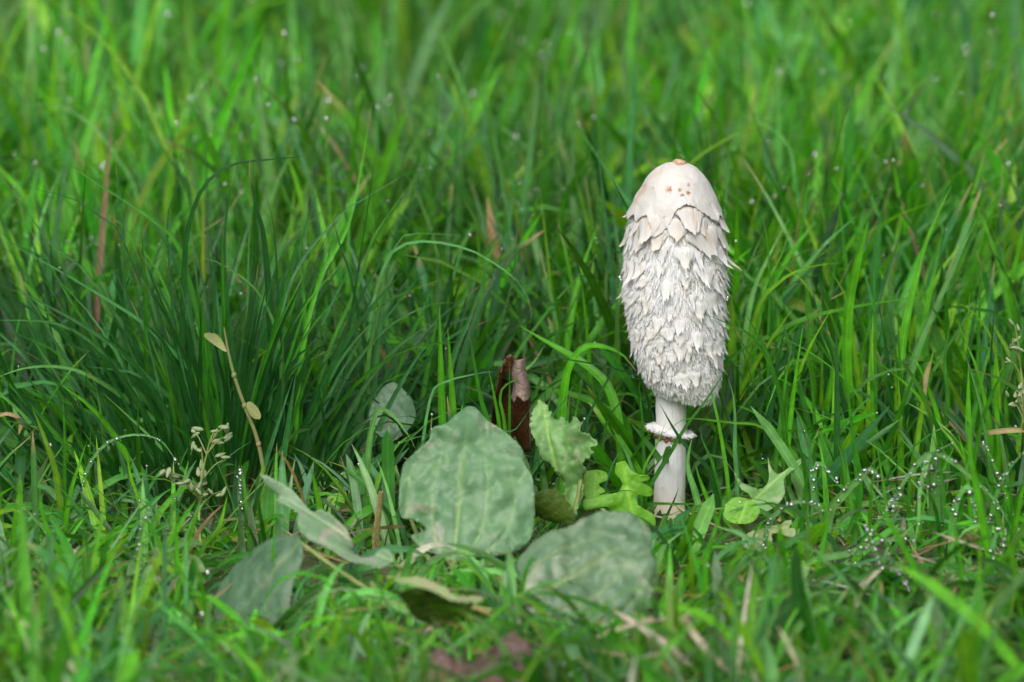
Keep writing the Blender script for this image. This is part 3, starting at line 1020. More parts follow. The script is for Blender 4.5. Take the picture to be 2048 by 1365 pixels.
for pts, wd, y, key in [
    ([(548, 1230), (548, 1190), (546, 1055)], 11, -.15, 'bright'),
    ([(640, 1320), (679, 1277), (732, 1231), (764, 1198), (761, 1181), (743, 1160)], 13, -.15, 'bright'),
    ([(652, 1360), (658, 1313), (688, 1204)], 18, -.19, 'yellow'),
    ([(1022, 1400), (1020, 1365), (1013, 1314), (991, 1274), (962, 1240)], 19, -.22, 'pale'),
    ([(860, 1385), (890, 1361), (933, 1346), (991, 1335)], 15, -.24, 'bright'),
    ([(1112, 1400), (1107, 1365), (1100, 1325), (1089, 1277)], 13, -.22, 'grey'),
    ([(1040, 1380), (1067, 1335), (1121, 1292), (1219, 1227)], 11, -.17, 'bright'),
    ([(940, 1300), (983, 1238), (1024, 1201), (1071, 1176), (1119, 1165), (1150, 1172)], 10, -.13, 'bright'),
    ([(1230, 1390), (1222, 1361), (1204, 1317), (1183, 1270), (1165, 1202)], 10, -.17, 'mid'),
    ([(1340, 1340), (1302, 1325), (1212, 1292), (1121, 1259), (1027, 1220)], 13, -.165, 'blue'),
    ([(1310, 1280), (1330, 1230), (1310, 1206), (1270, 1200)], 9, -.14, 'bright'),
    ([(800, 1380), (780, 1320), (790, 1250)], 13, -.2, 'mid'),
    ([(730, 1380), (745, 1310), (790, 1270)], 12, -.2, 'bright'),
    ([(560, 1370), (590, 1300), (600, 1240)], 13, -.19, 'bright'),
    ([(480, 1370), (500, 1310), (490, 1250)], 14, -.2, 'pale'),
    ([(1420, 1240), (1412, 1130), (1440, 1030), (1455, 980)], 13, -.09, 'bright'),
    ([(1425, 1240), (1420, 1120), (1426, 1070)], 12, -.1, 'mid'),
    ([(1480, 1240), (1465, 1160), (1475, 1100)], 12, -.1, 'bright'),
    ([(1410, 1150), (1430, 1090), (1480, 1060), (1500, 1100)], 11, -.08, 'mid'),
]:
    trace(near, pts, wd, y, key, 0)

# --- tall blades behind
for lab, roots in [
    ('tall bright grass stems leaning over behind the dark tuft', [
        ([(410, 430), (370, 370), (325, 280), (280, 180), (190, 65), (100, 0), (70, -15)], 15, .28, 'yellow', .05),
        ([(460, 470), (435, 430), (375, 345), (290, 260), (215, 150), (150, 75)], 11, .30, 'pale', .05),
        ([(640, 480), (600, 400), (560, 300), (500, 210), (400, 140), (340, 75)], 13, .32, 'bright', .05),
        ([(500, 480), (480, 390), (455, 290), (420, 240), (370, 212), (305, 208)], 10, .25, 'pale', 0.02),
        ([(280, 420), (230, 310), (170, 240), (100, 210), (30, 215)], 10, .28, 'pale', 0.02),
        ([(300, 420), (275, 350), (255, 300), (236, 250)], 12, .30, 'blue', 0.02),
        ([(560, 420), (545, 330), (552, 260)], 14, .3, 'bright', 0.02),
    ]),
    ('tall blue-green grass stems standing behind the mushroom cap', [
        ([(1300, 450), (1254, 400), (1174, 280), (1129, 210)], 10, .18, 'blue', .02),
        ([(1340, 420), (1375, 335), (1450, 280), (1530, 245), (1610, 225)], 8, .2, 'yellow', .02),
        ([(1590, 470), (1564, 390), (1534, 300), (1504, 225), (1476, 160)], 9, .22, 'dark', .02),
        ([(1810, 480), (1820, 330), (1845, 240), (1830, 200), (1790, 130), (1760, 95), (1694, 112)], 17, .42, 'pale', 0),
        ([(1740, 330), (1690, 190), (1640, 90), (1584, 0)], 18, .5, 'blue', .03),
        ([(1590, 400), (1580, 300), (1545, 260), (1450, 215)], 8, .24, 'pale', .02),
        ([(1900, 400), (1875, 320), (1860, 260)], 14, .3, 'pale', .02),
        ([(2000, 340), (1990, 250), (1930, 180)], 15, .38, 'pale', .02),
        ([(1700, 480), (1640, 400), (1610, 350)], 13, .2, 'mid', .02),
    ]),
]:
    e = empty('grass_clump', lab, 'grass clump', P(roots[0][0][0][0], roots[0][0][0][1], roots[0][2]))
    e.location.z = 0
    for pts, wd, y, key, dl in roots:
        trace(e, pts, wd, y, key, dl)

# --- dead straws and dry blades lying in the turf
for lab, pts, wd, y, key in [
    ('flat beige dead straw lying under the lowest plantain leaf', [(1194, 1274), (1266, 1249), (1324, 1238), (1380, 1242)], 12, -.165, 'straw'),
    ('whitish dead blade slanting down from the plantain leaf', [(1381, 1332), (1338, 1292), (1284, 1256), (1226, 1220)], 12, -.17, 'straw'),
    ('grey bent straw hooked at the top beside whitish dead blade', [(1465, 1353), (1428, 1314), (1389, 1270), (1371, 1231), (1384, 1228)], 13, -.19, 'straw'),
    ('bleached white curved dead blade among the dewy grass', [(1709, 1222), (1717, 1189), (1735, 1160), (1765, 1137)], 15, -.10, 'straw'),
    ('tan dry blade lying across the bright clump near seed heads', [(2070, 862), (2020, 861), (1960, 868)], 11, -.01, 'tan'),
    ('short dry tan stub standing among the broad bright blades', [(1850, 790), (1852, 755), (1860, 722)], 10, .015, 'tan'),
    ('brown dry blade curled at the foot of the sweeping tuft', [(-10, 835), (15, 828), (40, 840), (38, 870)], 9, .03, 'tan'),
]:
    n = len(pts)
    p3 = [G(px, py, 0.012 + 0.004 * i) if y < -0.05 else P(px, py, y) for i, (px, py) in enumerate(pts)]
    me, c, N = blade_mesh(p3, wd * MM, key, (0, -0.8, 0.7), True)
    tag(obj('dry_blade', me), lab, 'dry blade')

# ------------------------------------------------------------------ leaves cut from an outline
def leaf_mesh(outline, p0, n, base, tip, mat, veins=5, pucker=0.0007, cup=0.0, fold=0.0, bend=0.0, wave=0.0008, step=None,
              jag=0.0, seed=1, side_veins=False, both=None):
    """outline in photograph pixels laid on the plane (p0,n); base/tip pixels give the midrib"""
    rr = np.random.default_rng(seed)
    n = Vector(n).normalized()
    ez = n
    B = onplane(*base, p0, n)
    Tp = onplane(*tip, p0, n)
    ey = (Tp - B).normalized()
    ex = ey.cross(ez).normalized()
    Ln = (Tp - B).length
    pts = [onplane(px, py, p0, n) - B for px, py in outline]
    poly = np.array([(p.dot(ex), p.dot(ey)) for p in pts])
    # smooth the outline
    sm = smooth_line(np.c_[np.vstack([poly, poly[:1]]), np.zeros(len(poly) + 1)], len(poly) * 5 + 1)[:-1, :2]
    if jag:
        sm = sm + rr.normal(0, jag, sm.shape)
    lo, hi = sm.min(0), sm.max(0)
    st = step or max(hi - lo) / 60
    gx = np.arange(lo[0], hi[0], st)
    gy = np.arange(lo[1], hi[1], st)
    GX, GY = np.meshgrid(gx, gy)
    GX = GX + (np.arange(len(gy)) % 2)[:, None] * st * 0.5
    g = np.c_[GX.ravel(), GY.ravel()]
    # inside test
    inside = np.zeros(len(g), bool)
    j = len(sm) - 1
    for i in range(len(sm)):
        xi, yi = sm[i]
        xj, yj = sm[j]
        if yi != yj:
            inside ^= ((yi > g[:, 1]) != (yj > g[:, 1])) & (g[:, 0] < (xj - xi) * (g[:, 1] - yi) / (yj - yi) + xi)
        j = i
    g = g[inside]
    d = np.min(np.linalg.norm(g[:, None] - sm[None], axis=2), axis=1)
    g = g[d > st * 0.45]
    vv = [Vector(p) for p in sm] + [Vector(p) for p in g]
    res = delaunay_2d_cdt(vv, [], [list(range(len(sm)))], 1, 1e-7)
    V2 = np.array([tuple(v) for v in res[0]])
    F = np.array([f for f in res[2] if len(f) == 3])
    x, y = V2[:, 0], V2[:, 1]
    hw = max(abs(lo[0]), abs(hi[0]))
    s = np.clip(y / Ln, -0.1, 1.1)
    # arched veins running from base to tip
    vein = np.zeros(len(x))
    if veins:
        prof = np.sin(np.clip(s, 0.0, 1) ** 0.75 * math.pi) ** 0.7 + 1e-6
        q = x / hw / np.maximum(prof, 0.12)
        for k in np.linspace(-0.72, 0.72, veins):
            wdt = 0.024 if abs(k) > 0.01 else 0.040
            vein = np.maximum(vein, np.exp(-((q - k) / wdt) ** 2) * (1 - s.clip(0, 1)) ** 0.8 * (1.0 if abs(k) < .01 else 0.75))
    if side_veins:
        vein = np.maximum(vein, np.exp(-(x / hw / 0.045) ** 2) * (1 - 0.5 * s.clip(0, 1)))
    f_ = min(1.0, Ln / 0.055)
    pucker, wave = pucker * f_, wave * f_
    pk = value_noise(x, y, Ln / 8, seed + 3) + 0.6 * value_noise(x, y, Ln / 15, seed + 4) + 0.2 * value_noise(x, y, Ln / 30, seed + 5)
    z = pucker * pk * (1 - 0.6 * vein) - pucker * 0.45 * vein
    z += cup * (x / hw) ** 2 + fold * np.abs(x / hw) - bend * np.maximum(s, 0) ** 2
    edge = np.min(np.linalg.norm(V2[:, None] - sm[None, ::2], axis=2), axis=1)
    z += wave * np.exp(-edge / (hw * 0.16)) * (value_noise(x, y, Ln / 5.5, seed + 8) * 2.0)
    V = np.array(B)[None] + x[:, None] * np.array(ex) + y[:, None] * np.array(ey) + z[:, None] * np.array(ez)
    col = np.c_[vein * 0.75, np.zeros(len(x)), np.zeros(len(x))]
    # faces wound towards n
    a = V[F[:, 1]] - V[F[:, 0]]
    b = V[F[:, 2]] - V[F[:, 0]]
    flip = (np.cross(a, b) @ np.array(n)) < 0
    F[flip] = F[flip][:, ::-1]
    me = mesh_np('leaf', V, F, mat if both is None else [mat, both], col)
    return me


def tube_mesh(name, pts3, radii, mat, seg=8, rows=None):
    rows = rows or len(pts3) * 3
    c = smooth_line(pts3, rows)
    r = np.interp(np.linspace(0, 1, rows), np.linspace(0, 1, len(radii)), radii)
    T = norm(np.gradient(c, axis=0))
    ref = np.array([0.3, 1.0, 0.1])
    A = norm(np.cross(T, ref))
    Bv = np.cross(T, A)
    an = np.linspace(0, 2 * math.pi, seg, endpoint=False)
    V = c[:, None] + r[:, None, None] * (np.cos(an)[None, :, None] * A[:, None] + np.sin(an)[None, :, None] * Bv[:, None])
    idx = np.arange(rows * seg).reshape(rows, seg)
    nx = np.roll(idx, -1, 1)
    F = np.stack([idx[:-1], nx[:-1], nx[1:], idx[1:]], -1).reshape(-1, 4)
    return mesh_np(name, V.reshape(-1, 3), F, mat, np.zeros((rows * seg, 3)))


def solid(o, th=0.00035):
    m = o.modifiers.new('thickness', 'SOLIDIFY')
    m.thickness = th
    m.offset = 0
    return o


# ------------------------------------------------------------------ the broadleaf plantain
plant = empty('plantain_plant', 'broadleaf plantain with wide grey-green leaves and one upright rounded leaf', 'plantain', G(905, 1225))
crown = Vector(plant.location) + Vector((0, 0, 0.004))

O1 = [(932, 805), (908, 824), (888, 848), (863, 855), (857, 877), (831, 905), (804, 925), (799, 970), (799, 1029), (822, 1034), (842, 1046),
      (853, 1062), (836, 1064), (819, 1069), (844, 1099), (881, 1115), (907, 1127), (965, 1116), (1016, 1106), (1053, 1084), (1066, 1033), (1064, 956),
      (1046, 919), (1042, 893), (1013, 862), (980, 839), (950, 811)]
p1 = P(908, 1128, -0.098)
lf = obj('leaf', leaf_mesh(O1, p1, (-0.10, -0.84, 0.50), (908, 1128), (935, 803), M_PLANT, 5, 0.0019, cup=-0.004, bend=0.004, wave=0.0016, seed=3), plant)
solid(lf)
lf['label'] = 'large upright rounded leaf with a torn notch'
O2 = [(1033, 1120), (1064, 1077), (1090, 1062), (1145, 1051), (1181, 1029), (1229, 1025), (1273, 1040), (1302, 1062), (1302, 1095), (1309, 1132),
      (1309, 1168), (1298, 1220), (1295, 1245), (1236, 1253), (1200, 1260), (1145, 1245), (1090, 1238), (1053, 1223), (1049, 1205), (1049, 1179), (1038, 1146)]
p2 = P(1052, 1215, -0.178)
l2 = obj('leaf', leaf_mesh(O2, p2, (0.12, -0.62, 0.78), (1046, 1208), (1304, 1065), M_PLANT_WORN, 5, 0.0021, cup=-0.005, bend=-0.004, wave=0.0026, seed=5), plant)
solid(l2)
l2['label'] = 'worn leaf leaning beside the upright one with pale patches'
O3 = [(524, 965), (544, 970), (585, 990), (623, 1028), (644, 1030), (673, 1045), (696, 1066), (707, 1090), (706, 1107), (729, 1115), (761, 1103), (781, 1108),
      (789, 1125), (781, 1140), (764, 1156), (746, 1156), (726, 1149), (699, 1141), (661, 1113), (620, 1096), (603, 1078), (597, 1049), (597, 1034),
      (556, 1011), (559, 996), (540, 985)]
p3 = P(789, 1130, -0.15)
l3 = obj('leaf', leaf_mesh(O3, p3, (-0.10, -0.72, 0.68), (789, 1130), (540, 985), M_PLANT_PALE, 3, 0.0009, fold=0.008, wave=0.0030, bend=-0.004, seed=7), plant)
solid(l3)
l3['label'] = 'folded leaf with a narrow reddish torn tip'
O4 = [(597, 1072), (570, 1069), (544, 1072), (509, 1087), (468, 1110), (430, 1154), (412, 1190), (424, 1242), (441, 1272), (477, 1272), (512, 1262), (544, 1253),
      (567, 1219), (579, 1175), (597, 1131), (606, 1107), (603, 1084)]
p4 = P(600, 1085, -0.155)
l4 = obj('leaf', leaf_mesh(O4, p4, (-0.45, -0.60, 0.66), (602, 1084), (440, 1250), M_PLANT_DULL_SHADE, 5, 0.0008, cup=-0.004, bend=0.004, seed=9), plant)
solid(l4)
l4['label'] = 'dull drooping leaf facing away from the upright leaf'
O5 = [(787, 1157), (833, 1159), (870, 1168), (907, 1190), (961, 1196), (950, 1215), (936, 1232), (900, 1250), (870, 1254), (833, 1240), (808, 1195)]
p5 = P(890, 1252, -0.208)
l5 = obj('leaf', leaf_mesh(O5, p5, (0.1, -0.9, -0.42), (890, 1250), (830, 1157), M_PLANT_OLIVE, 5, 0.0008, cup=-0.004, bend=-0.006, wave=0.002, seed=11), plant)
solid(l5)
l5['label'] = 'olive leaf showing its shaded underside'
O5b = [(787, 1155), (833, 1156), (870, 1165), (907, 1187), (962, 1194), (962, 1203), (930, 1203), (900, 1199), (865, 1184), (825, 1170), (795, 1165)]
l5b = obj('leaf', leaf_mesh(O5b, P(870, 1180, -0.225), (0, -0.35, 0.93), (960, 1199), (790, 1158), M_PALE, 3, 0.0004, wave=0.001, seed=12), plant)
solid(l5b)
l5b['label'] = 'pale rolled rim of the olive leaf'
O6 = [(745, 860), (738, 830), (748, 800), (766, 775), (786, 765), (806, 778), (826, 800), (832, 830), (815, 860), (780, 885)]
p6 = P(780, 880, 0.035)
l6 = obj('leaf', leaf_mesh(O6, p6, (0.1, -0.7, 0.6), (775, 884), (786, 766), M_PLANT_DULL_SHADE, 5, 0.0006, cup=-.002, seed=13), plant)  # dark material paints in the dimness behind the grass
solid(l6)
for pts, r0 in [([crown, P(905, 1190, -0.14), P(908, 1126, -0.0985)], 0.0022), ([crown, P(980, 1222, -0.175), P(1050, 1209, -0.178)], 0.0018),
                ([crown, P(840, 1170, -0.14), P(800, 1134, -0.15), P(787, 1130, -0.15)], 0.0014),
                ([crown, P(780, 1200, -0.16), P(690, 1150, -0.16), P(601, 1086, -0.155)], 0.0014),
                ([crown, P(890, 1248, -0.206)], 0.0018), ([crown, P(830, 1060, -0.06), P(776, 882, 0.035)], 0.0012)]:
    obj('petiole', tube_mesh('petiole', pts, [r0, r0 * 0.8, r0 * 0.6], M_STALK), plant)
# its flower spike
sp = [P(756, 1140, -0.075), P(752, 1080, -0.075), P(758, 1020, -0.075), P(762, 985, -0.075)]
obj('flower_stalk', tube_mesh('flower_stalk', [crown, P(775, 1175, -0.09), sp[0]], [0.0009, 0.0009], M_STALK), plant)
sc_ = smooth_line(sp, 46)
Vs, Fs = [], []
for i in range(46):
    for k in range(7):
        a = k * 0.9 + i * 0.7
        t = i / 45
        rr = 0.0014 * (1 - 0.5 * t)
        ctr = sc_[i] + np.array([math.cos(a), math.sin(a), 0]) * rr
        s = 0.0007 * (1 - 0.3 * t)
        b = len(Vs)
        for dv in [(1, 0, 0), (-1, 0, 0), (0, 1, 0), (0, -1, 0), (0, 0, 1), (0, 0, -1)]:
            Vs.append(ctr + np.array(dv) * s)
        Fs += [(b, b + 2, b + 4), (b + 2, b + 1, b + 4), (b + 1, b + 3, b + 4), (b + 3, b, b + 4), (b + 2, b, b + 5), (b + 1, b + 2, b + 5), (b + 3, b + 1, b + 5), (b, b + 3, b + 5)]
obj('flower_spike', mesh_np('flower_spike', np.array(Vs), np.array(Fs), M_SPIKE), plant)

# ------------------------------------------------------------------ sow-thistle / dandelion plants
thistle = empty('thistle_plant', 'pale crinkled upright toothed leaf plant between plantain and mushroom', 'weed', G(1130, 1105))
OT = [(1075, 796), (1090, 807), (1103, 835), (1121, 829), (1134, 843), (1148, 830), (1162, 848), (1174, 850), (1172, 872), (1190, 880), (1205, 897), (1190, 905), (1200, 917),
      (1174, 934), (1180, 948), (1167, 956), (1167, 985), (1159, 1022), (1146, 1046), (1128, 1040), (1118, 985), (1121, 956), (1104, 934), (1082, 915), (1075, 890), (1064, 868), (1060, 850), (1064, 813)]
lt = obj('leaf', leaf_mesh(OT, P(1140, 1045, -0.055), (-0.25, -0.88, 0.40), (1141, 1046), (1078, 797), M_THISTLE, 0, 0.0022, fold=0.006, wave=0.004, jag=0.0003, seed=21, side_veins=True), thistle)
solid(lt)
OU = [(1068, 990), (1085, 984), (1112, 985), (1128, 1000), (1146, 1020), (1150, 1042), (1128, 1052), (1108, 1049), (1071, 1033)]
lu = obj('leaf', leaf_mesh(OU, P(1110, 1045, -0.062), (0.05, -0.95, -0.2), (1146, 1045), (1072, 1000), M_PLANT_OLIVE, 3, 0.0006, cup=-0.003, seed=23), thistle)
solid(lu)
lu['label'] = 'olive shaded lower leaf'
obj('petiole', tube_mesh('petiole', [Vector(thistle.location), P(1140, 1080, -0.06), P(1141, 1044, -0.056)], [0.0017, 0.0013], M_STALK), thistle)
obj('petiole', tube_mesh('petiole', [P(1143, 1048, -0.057), P(1155, 1000, -0.055), P(1162, 960, -0.054)], [0.0012, 0.0009], M_STALK), thistle)

dand = empty('dandelion_plant', 'bright yellow-green lobed dandelion leaves at the foot of the mushroom stem', 'dandelion', G(1265, 1070))
OD = [(1232, 926), (1251, 924), (1262, 941), (1280, 950), (1297, 952), (1297, 960), (1280, 967), (1296, 972), (1307, 983), (1300, 993), (1275, 992), (1278, 1012), (1306, 1029),
      (1311, 1052), (1290, 1050), (1255, 1046), (1225, 1024), (1211, 1014), (1170, 1020), (1168, 1000), (1190, 996), (1211, 989), (1235, 985), (1245, 967), (1231, 947)]
ld = obj('leaf', leaf_mesh(OD, P(1265, 1045, -0.045), (0.1, -0.9, 0.25), (1268, 1048), (1245, 925), M_DAND, 0, 0.0006, cup=-.001, wave=0.0018, jag=0.0001, seed=25, side_veins=True), dand)
solid(ld)
OD2 = [(1170, 944), (1190, 940), (1212, 946), (1214, 960), (1196, 970), (1210, 982), (1200, 1000), (1176, 1002), (1165, 975)]
ld2 = obj('leaf', leaf_mesh(OD2, P(1190, 1000, -0.04), (0.1, -0.85, 0.45), (1186, 1001), (1192, 941), M_DAND, 0, 0.0006, wave=0.002, seed=27, side_veins=True), dand)
solid(ld2)
obj('petiole', tube_mesh('petiole', [Vector(dand.location), P(1268, 1045, -0.0445)], [0.0014, 0.001], M_STALK), dand)
obj('petiole', tube_mesh('petiole', [Vector(dand.location), P(1215, 1030, -0.044), P(1187, 999, -0.04)], [0.0012, 0.001], M_STALK), dand)

dan2 = empty('dandelion_plant', 'dandelion with a pale jagged leaf and pointed lobes beside dewy grass', 'dandelion', G(1500, 1090))
OE = [(1533, 923), (1546, 945), (1560, 948), (1580, 934), (1607, 912), (1602, 930), (1569, 958), (1567, 997), (1543, 1026), (1515, 1034), (1491, 1036), (1460, 1026), (1487, 1019),
      (1502, 1001), (1480, 982), (1465, 956), (1482, 970), (1500, 977), (1520, 976), (1537, 962)]
le = obj('leaf', leaf_mesh(OE, P(1500, 1030, -0.05), (0.1, -0.75, 0.62), (1478, 1028), (1600, 915), M_THISTLE, 0, 0.0007, fold=0.006, wave=0.002, seed=31, side_veins=True), dan2)
solid(le)
OF = [(1484, 1070), (1510, 1058), (1539, 1049), (1583, 1041), (1578, 1056), (1590, 1060), (1587, 1071), (1546, 1067), (1545, 1080), (1539, 1091), (1509, 1082), (1488, 1086)]
l_f = obj('leaf', leaf_mesh(OF, P(1500, 1075, -0.07), (0, -0.45, 0.9), (1486, 1078), (1588, 1052), M_PALE, 0, 0.0007, cup=-0.002, wave=0.002, seed=33, side_veins=True), dan2)
solid(l_f)
l_f['label'] = 'washed-out pinkish pale leaf'
OH = [(1450, 1010), (1470, 995), (1500, 1000), (1520, 1020), (1505, 1045), (1470, 1048), (1448, 1035)]
l_h = obj('leaf', leaf_mesh(OH, P(1480, 1045, -0.062), (0, -0.8, 0.4), (1478, 1047), (1495, 1000), M_DAND, 0, 0.0007, wave=0.002, seed=35, side_veins=True), dan2)
solid(l_h)
for q in (P(1479, 1028, -0.05), P(1487, 1078, -0.07), P(1478, 1046, -0.062)):
    obj('petiole', tube_mesh('petiole', [Vector(dan2.location), Vector(dan2.location).lerp(q, 0.5) + Vector((0, 0, 0.002)), q], [0.0012, 0.0009], M_STALK), dan2)

# small round-leaved weed sprigs in the turf
def sprig(px, py, lab, k, s, key=None):
    b = G(px, py)
    e = empty('weed_sprig', lab, 'weed', b)
    for i in range(k):
        a = i / k * 6.28 + R.random()
        h = R.uniform(0.5, 1.2) * s
        d = Vector((math.cos(a), math.sin(a) * .7, 0))
        q = b + d * s * 0.8 + Vector((0, 0, h))
        obj('stem', tube_mesh('stem', [b, b + d * s * .3 + Vector((0, 0, h * .7)), q], [0.0006, 0.0004], M_STALK, 6), e)
        w, L = s * 0.42, s * 1.0
        t = np.linspace(0, 1, 7)
        V = []
        nrm = Vector((d.x * .4, d.y * .4 - .3, 0.8)).normalized()
        ey = (d - nrm * d.dot(nrm)).normalized()
        ex = ey.cross(nrm)
        for tt in t:
            ww = w * math.sin(math.pi * min(1, tt * 0.97 + 0.02)) ** 0.7
            for u in (-1, 0, 1):
                V.append(q + ey * L * tt + ex * ww * u + nrm * (abs(u) * 0.15 * w - 0.25 * L * tt * tt))
        idx = np.arange(21).reshape(7, 3)
        F = np.stack([idx[:-1, :-1], idx[:-1, 1:], idx[1:, 1:], idx[1:, :-1]], -1).reshape(-1, 4)
        obj('leaf', mesh_np('leaf', np.array([tuple(v) for v in V]), F, M_THISTLE if R.random() < .6 else M_DAND, np.zeros((21, 3))), e)


for px, py, lab, k, s in [
    (40, 1230, 'small weed with narrow leaves below the sweeping tuft', 6, 0.013),
    (150, 1160, 'small leafy weed beside the blurred seed head', 6, 0.011),
    (330, 1170, 'small dewy weed at the drooping plantain leaf', 7, 0.010),
    (700, 1020, 'small leafy weed beside the plantain flower spike', 7, 0.011),
    (700, 980, 'little upright weed behind the plantain flower spike', 6, 0.010),
    (1660, 1190, 'small weed rosette under the bleached curved blade', 7, 0.012),
    (2010, 1300, 'low weed sprig under the dewy clump', 6, 0.012),
    (1400, 1330, 'small weed between the grey straws', 6, 0.011),
    (620, 1340, 'tiny weed below the folded plantain leaf', 6, 0.010),
]:
    sprig(px, py, lab, k, s)

# ------------------------------------------------------------------ dead leaves
def curled_leaf():
    e = empty('dead_leaf', 'curled brown dead leaf standing upright behind the upright plantain leaf', 'dead leaf', G(1010, 905))
    y0 = 0.005
    # parametric trough: inside faces the viewer, right margin rolled forward
    nu, nv = 26, 22
    V = []
    prof = [(975, 0.018), (980, 0.024), (987, 0.029), (996, 0.033), (1008, 0.034), (1032, 0.030), (1052, 0.020), (1063, 0.008), (1062, -0.002), (1050, -0.007), (1037, -0.006), (1024, -0.001)]
    pp = smooth_line([(a * MM, b, 0) for a, b in prof], nu)
    for j in range(nv):
        t = j / (nv - 1)
        py = 905 - t * (905 - 716)
        for i in range(nu):
            u = i / (nu - 1)
            top = 716 + 40 * abs(u - 0.45) + 14 * math.sin(u * 17) + (0 if u < .9 else 25 * (u - .9) * 10)
            if u > 0.72:
                top = 716 + (u - .72) * 20
                bot = 905 - min(1, (u - 0.72) / 0.06) * 105 + 8 * math.sin(u * 60)
            else:
                bot = 905
            pyy = bot + (top - bot) * t
            squeeze = 1 - 0.42 * t
            px = 1030 + (pp[i, 0] / MM - 1030) * squeeze + 2.0 * math.sin(t * 9 + u * 5)
            y = y0 + pp[i, 1] * (1 - 0.45 * t) + 0.0012 * math.sin(u * 40) * (0.3 + t)
            q = P(px, pyy, y)
            V.append(tuple(q))
    idx = np.arange(nu * nv).reshape(nv, nu)
    F = np.stack([idx[:-1, :-1], idx[:-1, 1:], idx[1:, 1:], idx[1:, :-1]], -1)
    cut = int(nu * 0.70)
    F1 = F[:, :cut].reshape(-1, 4)
    V = np.array(V)
    col = np.zeros((len(V), 3))
    vv = (np.abs(((np.arange(nv) * 3) % 11) - 5) < 1).astype(float)
    a = obj('leaf_blade', mesh_np('leaf_blade', V, F1, M_DEAD_IN, col), e)
    F2 = F[:, cut:].reshape(-1, 4)
    used = np.unique(F2)
    remap = -np.ones(len(V), int)
    remap[used] = np.arange(len(used))
    b = obj('rolled_margin', mesh_np('rolled_margin', V[used], remap[F2], M_DEAD_OUT, col[used]), e)
    solid(a, 0.0004)
    solid(b, 0.0004)
    obj('stalk', tube_mesh('stalk', [P(1010, 918, .02), P(1028, 890, .036), P(1040, 840, .034), P(1035, 780, .028)], [0.0012, 0.0008, .0004], M_DRY_STALK), e)
    return e


curled_leaf()
dl = empty('dead_leaf', 'dark purple-brown dead leaf lying crumpled in the trodden turf', 'dead leaf', G(980, 1362))
OG = [(846, 1345), (865, 1322), (885, 1313), (912, 1325), (933, 1332), (960, 1328), (977, 1322), (995, 1302), (1013, 1287), (1031, 1284), (1045, 1303), (1064, 1325), (1074, 1350), (1095, 1375), (1085, 1400), (980, 1408), (900, 1400), (852, 1380)]
lg = obj('leaf_blade', leaf_mesh(OG, P(980, 1365, -0.275), (0.1, -0.55, 0.83), (850, 1350), (1075, 1370), M_DEAD_DARK, 0, 0.0022, fold=0.010, wave=0.004, seed=41, side_veins=True), dl)
solid(lg, 0.0005)
obj('midrib', tube_mesh('midrib', [P(872, 1328, -0.262), P(930, 1340, -0.268), P(985, 1352, -0.273)], [0.001, 0.0008, 0.0004], M_DRY_STALK), dl)

# ------------------------------------------------------------------ seed heads, withered stalk
def ico(sub=1):
    import bmesh
    bm = bmesh.new()
    bmesh.ops.create_icosphere(bm, subdivisions=sub, radius=1.0)
    v = np.array([tuple(q.co) for q in bm.verts])
    f = np.array([[q.index for q in p.verts] for p in bm.faces])
    bm.free()
    return v, f


ICO1, ICO2 = ico(1), ico(2)


def spikelet_mesh():
    v, f = ICO2
    v = v.copy()
    tz = v[:, 2]
    taper = 1 - 0.45 * np.clip(tz, 0, 1)
    v[:, 0] *= 0.42 * taper * (1 + 0.18 * np.sin(tz * 9))
    v[:, 1] *= 0.34 * taper
    return mesh_np('spikelet', v, f, M_SEED)


SPK = spikelet_mesh()


def seed_head(lab, base, axis_px, spots, y, size):
    b = G(*base) if base[1] > 0 else P(base[0], -base[1], y)
    e = empty('grass_seed_head', lab, 'seed head', b, None)
    ax = [Vector(b)] + [P(px, py, y) for px, py in axis_px]
    obj('stalk', tube_mesh('stalk', ax, [0.0007, 0.0006, 0.0003], M_STALK, 6), e)
    c = smooth_line(ax, 40)
    for px, py, k in spots:
        q0 = P(px, py, y + R.uniform(-.006, .006))
        dz = c[:, 2] - (q0.z - 0.008)
        j = int(np.argmin(np.abs(dz)))
        a = Vector(c[j])
        mid = a.lerp(q0, 0.55) + Vector((0, 0, 0.0015))
        obj('branch', tube_mesh('branch', [a, mid, q0], [0.0003, 0.00022], M_STALK, 5), e)
        for i in range(k):
            o = bpy.data.objects.new('spikelet', SPK)
            link(o, e)
            d = (q0 - mid).normalized() + Vector((R.gauss(0, .5), R.gauss(0, .5), R.gauss(0, .5)))
            s = size * R.uniform(0.8, 1.15)
            loc = q0 + Vector((R.gauss(0, 1), R.gauss(0, .6), R.gauss(0, 1))) * size * 0.55 * (1 if k > 1 else 0)
            o.matrix_world = Matrix.Translation(loc - Vector(b)) @ d.to_track_quat('Z', 'Y').to_matrix().to_4x4() @ Matrix.Diagonal((s, s, s, 1))


